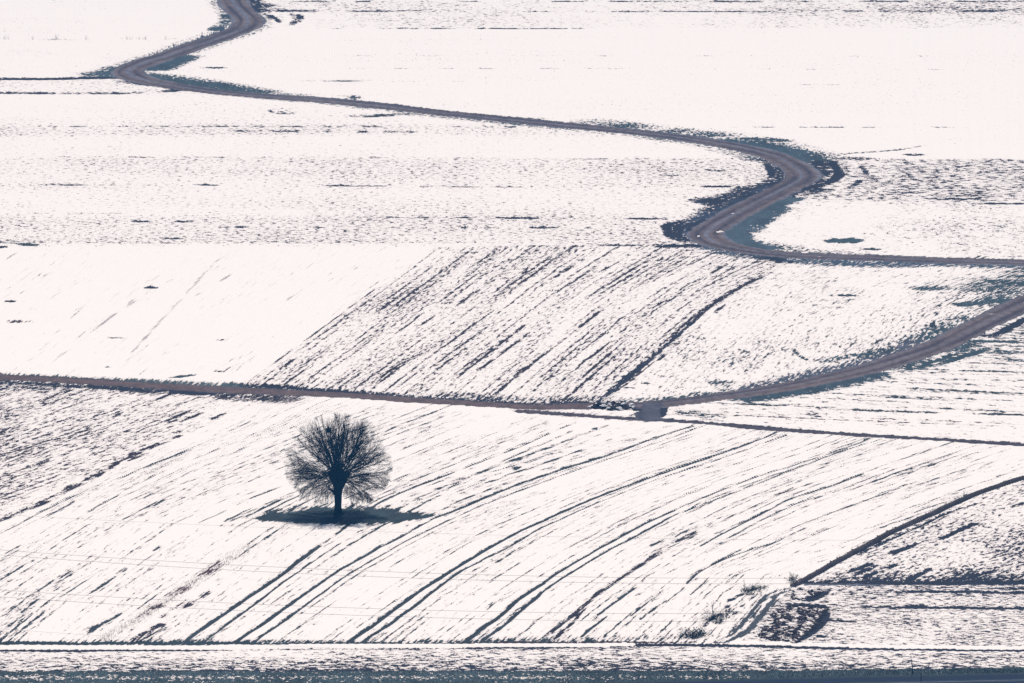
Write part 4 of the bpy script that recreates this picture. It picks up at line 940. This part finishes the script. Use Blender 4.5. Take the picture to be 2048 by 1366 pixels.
# ------------------------------------------------------------------ bushes and weeds at the lower right
LEAF = simple_mat('bramble_leaves', (0.016, 0.026, 0.034), scale=9)
STRAW = simple_mat('dry_stalks', (0.075, 0.060, 0.055), scale=9)
def leafy(name, spots_, mat, size):
    V_, F_ = [], []
    for (x, y, z_) in spots_:
        s = size * random.uniform(0.6, 1.3); a = random.uniform(0, 6.28); t = random.uniform(-0.9, 0.9)
        u = np.array([math.cos(a), math.sin(a), t]) * s; w_ = np.array([-math.sin(a) * 0.5, math.cos(a) * 0.5, random.uniform(-0.4, 0.4)]) * s
        c = np.array([x, y, z_]); o = len(V_)
        V_ += [tuple(c - u), tuple(c + w_), tuple(c + u), tuple(c - w_)]; F_ += [(o, o + 1, o + 2, o + 3)]
    me = bpy.data.meshes.new(name); me.from_pydata(V_, [], F_); me.materials.append(mat); return me
def bush(label, clumps, stalks=(), leaves=500, grp='scrubby bushes beside the curved tyre track'):
    """clumps: (X, Y, radius m, height m) in photograph pixels for the foot"""
    X0, Y0 = clumps[0][0], clumps[0][1]; bx, by = [float(v) for v in ground(X0, Y0)]
    o = link('bramble_bush', None, label, 'bush', group=grp, loc=(bx, by, 0))
    br, lf = [], []
    for (X, Y, r, h) in clumps:
        r *= 1.15; h *= 1.35
        x, y = [float(v) for v in ground(X, Y)]; x -= bx; y -= by
        for k in range(int(22 * r / 0.5)):
            a = random.uniform(0, 6.28); q = random.uniform(0, r)
            p, rr = grow((x + q * math.cos(a), y + 1.6 * q * math.sin(a), -0.03), (math.cos(a) * 0.7, math.sin(a) * 0.7, 1.0), h * random.uniform(0.5, 1.3), 0.018, 0.007, 5, -0.08, 0.22)
            br.append((p, rr))
            for pp in p[1:]:
                for _ in range(1): lf.append(tuple(pp + np.random.default_rng(len(lf)).normal(0, 0.09, 3)))
        for k in range(int(leaves * r / 9)):
            a = random.uniform(0, 6.28); q = r * math.sqrt(random.random())
            lf.append((x + q * math.cos(a), y + 1.8 * q * math.sin(a), abs(random.gauss(0, 0.35)) * h))
    link('stems', tubes_mesh('stems', br, TWIG, 4), parent=o, kind='stuff')
    link('foliage', leafy('foliage', lf, LEAF, 0.085), parent=o, kind='stuff')
    for (X, Y, h, lean, rad) in stalks:
        x, y = [float(v) for v in ground(X, Y)]; x -= bx; y -= by
        link('stalk', tubes_mesh('stalk', [([(x, y, -0.05), (x + lean * .45, y, h * 0.5), (x + lean, y, h)], [rad, rad * .8, rad * 0.4])], TWIG, 5), parent=o)
bush('dark bramble bush with crossed bare stalks left of the tyre track', [(1424, 1240, 0.6, 0.9), (1436, 1240, 0.6, 0.8), (1448, 1232, 0.4, 0.6), (1458, 1224, 0.3, 0.45), (1436, 1246, 0.5, 0.4)],
     [(1424, 1236, 2.0, 0.15, 0.035), (1428, 1236, 1.8, -0.30, 0.03), (1430, 1236, 1.3, 0.2, 0.02), (1452, 1216, 0.5, -0.3, 0.015), (1440, 1214, 0.7, 0.0, 0.03)])
bush('low spreading bush with one upright stalk at the top of the rut', [(1492, 1184, 0.5, 0.6), (1503, 1181, 0.5, 0.55), (1514, 1180, 0.45, 0.5), (1524, 1177, 0.3, 0.4), (1500, 1190, 0.35, 0.3)],
     [(1489, 1176, 0.9, -0.05, 0.03), (1490, 1178, 0.6, 0.1, 0.02)])
bush('squat dark bush by the bottom path nearest the grass', [(1374, 1273, 0.5, 0.85), (1384, 1272, 0.45, 0.7), (1396, 1270, 0.5, 0.8), (1404, 1268, 0.4, 0.6), (1388, 1277, 0.4, 0.3)], [(1371, 1262, 0.4, 0.0, 0.02)])
bush('tiny olive bush at the head of the dark ditch', [(1582, 1162, 0.32, 0.55), (1588, 1158, 0.3, 0.6), (1586, 1166, 0.25, 0.35)], [])

def weed(label, X, Y, h, n, grp, spread=0.25, cat='weeds'):
    x, y = [float(v) for v in ground(X, Y)]
    ls = []
    for k in range(n):
        p, r = grow((random.uniform(-spread, spread), random.uniform(-spread, spread), -0.03), (random.uniform(-0.3, 0.3), random.uniform(-0.3, 0.3), 1), h * random.uniform(0.5, 1.1), 0.014, 0.005, 4, 0, 0.12)
        ls.append((p, r))
    link('dry_weeds', tubes_mesh('dry_weeds', ls, STRAW, 3), label, cat, group=grp, loc=(x, y, 0.02))
weed('dry weed tuft standing above the ditch near the right edge', 1932, 992, 0.8, 16, 'tufts of dry weeds', 0.5)
weed('small weed tuft on the rut right of the curved furrows', 1586, 996, 0.45, 10, 'tufts of dry weeds')
weed('dry tuft by the bottom path at the foot of the reddish stubble', 215, 1282, 0.4, 14, 'tufts of dry weeds', 0.5)
for k, X in enumerate([8, 14, 67, 110, 114, 172, 255, 262, 278, 287, 291, 332]):
    weed('dry weed stalk in the thin level line across the snow at the upper left', X, 79.5, random.uniform(0.5, 1.2), 5, 'weed stalks on the upper left line', 0.25)
# reddish stubble stalks (uncountable)
ls = []
for k in range(1500):
    t = random.random(); X = np.interp(t, [0, .25, .5, .8, 1], [205, 275, 345, 425, 505]) + random.gauss(0, 9); Y = np.interp(t, [0, .25, .5, .8, 1], [1280, 1240, 1195, 1140, 1085]) + random.gauss(0, 3)
    x, y = [float(v) for v in ground(X, Y)]; h = random.uniform(0.08, 0.28)
    ls.append(([(x, y, 0.0), (x + random.uniform(-.06, .06), y, h)], [0.012, 0.006]))
STB = simple_mat('red_stubble', (0.10, 0.055, 0.055), scale=9)
link('stubble', tubes_mesh('stubble', ls, STB, 3), 'band of short reddish stubble poking through the snow at lower left', 'stubble', 'stuff')
# grass blades on the near verge
ls = []
GR = simple_mat('verge_grass', (0.044, 0.070, 0.076), scale=5)
V_, F_ = [], []
for k in range(16000):
    X = random.uniform(-60, 2110); lo = 1341 if X < 1600 else 1338; hi = float(np.interp(X, [0, 1000, 1400, 1800, 2048], [1398, 1371, 1361.5, 1352, 1347])) - 1.0
    Y = random.uniform(lo, min(hi, 1385)); x, y = [float(v) for v in ground(X, Y)]; h = random.uniform(0.06, 0.16); a = random.uniform(0, 3.14); o = len(V_)
    V_ += [(x - 0.03 * math.cos(a), y - 0.03 * math.sin(a), 0.02), (x + 0.03 * math.cos(a), y + 0.03 * math.sin(a), 0.02), (x + random.uniform(-.06, .06), y + random.uniform(-.05, .05), 0.03 + h)]
    F_.append((o, o + 1, o + 2))
me = bpy.data.meshes.new('grass_blades'); me.from_pydata(V_, [], F_); me.materials.append(GR)
link('grass_blades', me, 'short grass blades covering the near green verge', 'grass', 'stuff')

# ------------------------------------------------------------------ stakes by the paved road
WOOD = simple_mat('weathered_wood', (0.035, 0.020, 0.030), scale=8)
WHITE = simple_mat('white_paint', (0.75, 0.74, 0.73), scale=8, noise=0.05)
def stake(X, Y, h, lean, label, band):
    x, y = [float(v) for v in ground(X, Y)]
    o = link('marker_stake', None, label, 'stake', group='thin stakes beside the paved road', loc=(x, y, 0.0))
    link('pole', tubes_mesh('pole', [([(0, 0, -0.1), (lean * .5, 0, h * .5), (lean, 0, h)], [0.055, 0.050, 0.035])], WOOD, 8), parent=o)
    link('tip', tubes_mesh('tip', [([(lean, 0, h), (lean * 1.02, 0, h + 0.06)], [0.035, 0.008])], WOOD, 8), parent=o)
    if band:
        link('band', tubes_mesh('band', [([(lean * .3, 0, band), (lean * .3, 0, band + 0.10)], [0.075, 0.070])], WHITE, 10), parent=o)
        link('collar', tubes_mesh('collar', [([(lean * .3, 0, band - 0.12), (lean * .3, 0, band - 0.002)], [0.085, 0.08])], WOOD, 10), parent=o)
stake(1826, 1349, 1.65, -0.18, 'leaning thin stake on the grass verge at lower right', 0)
stake(1842, 1392, 2.45, 0.0, 'thin post with a pale band at the bottom edge by the road', 1.42)

# ------------------------------------------------------------------ overhead wires in the foreground
WIRE = simple_mat('wire_metal', (0.20, 0.155, 0.16), rough=0.6, scale=2, noise=0.1, bump=0)
YW = 880.0
def zat(Y):
    v = (683.0 - Y) / FOC
    return CAM_H - YW * (SP - v * CP) / (CP + v * SP)
for ys, lb in [((1030, 1071, 1080), 'highest faint overhead wire passing just below the tree patch'), ((1101, 1151, 1149), 'upper wire of the upper pair crossing the tree field'),
               ((1111, 1162, 1160), 'lower wire of the upper pair crossing the tree field'), ((1181, 1224, 1217), 'upper wire of the lower pair crossing the wheel ruts'),
               ((1195, 1239, 1234), 'lower wire of the lower pair crossing the wheel ruts'), ((1259, 1308, 1308), 'lowest faint overhead wire near the bottom path')]:
    c = np.polyfit([-(1024) / FOC * YW * 1.0, 0, 1024 / FOC * YW], [zat(y) for y in ys], 2)
    xx = np.linspace(-130, 150, 90)
    link('overhead_wire', tubes_mesh('overhead_wire', [(np.stack([xx, np.full(90, YW), np.polyval(c, xx)], -1), np.full(90, 0.0135 if 'faint' not in lb else 0.007))], WIRE, 5), lb, 'wire', group='overhead power line wires')

# ------------------------------------------------------------------ haze
HAZE_DENSITY = 0.00014
hb = bpy.data.meshes.new('haze')
x0, x1, y0, y1, z0, z1 = -4300, 4300, -300, 6900, -1.6, 190
hb.from_pydata([(x, y, zz) for zz in (z0, z1) for y in (y0, y1) for x in (x0, x1)], [], [(0, 2, 3, 1), (4, 5, 7, 6), (0, 1, 5, 4), (2, 6, 7, 3), (0, 4, 6, 2), (1, 3, 7, 5)])
hm = bpy.data.materials.new('haze'); hm.use_nodes = True; nt = hm.node_tree
nt.nodes.remove(nt.nodes['Principled BSDF'])
pv = nt.nodes.new('ShaderNodeVolumePrincipled'); pv.inputs['Color'].default_value = (0.12, 0.47, 1.0, 1); pv.inputs['Density'].default_value = HAZE_DENSITY; pv.inputs['Anisotropy'].default_value = 0.0
nt.links.new(pv.outputs[0], nt.nodes['Material Output'].inputs['Volume'])
hb.materials.append(hm)
link('haze', hb, 'thin blue winter haze over the plain', 'haze', 'stuff')
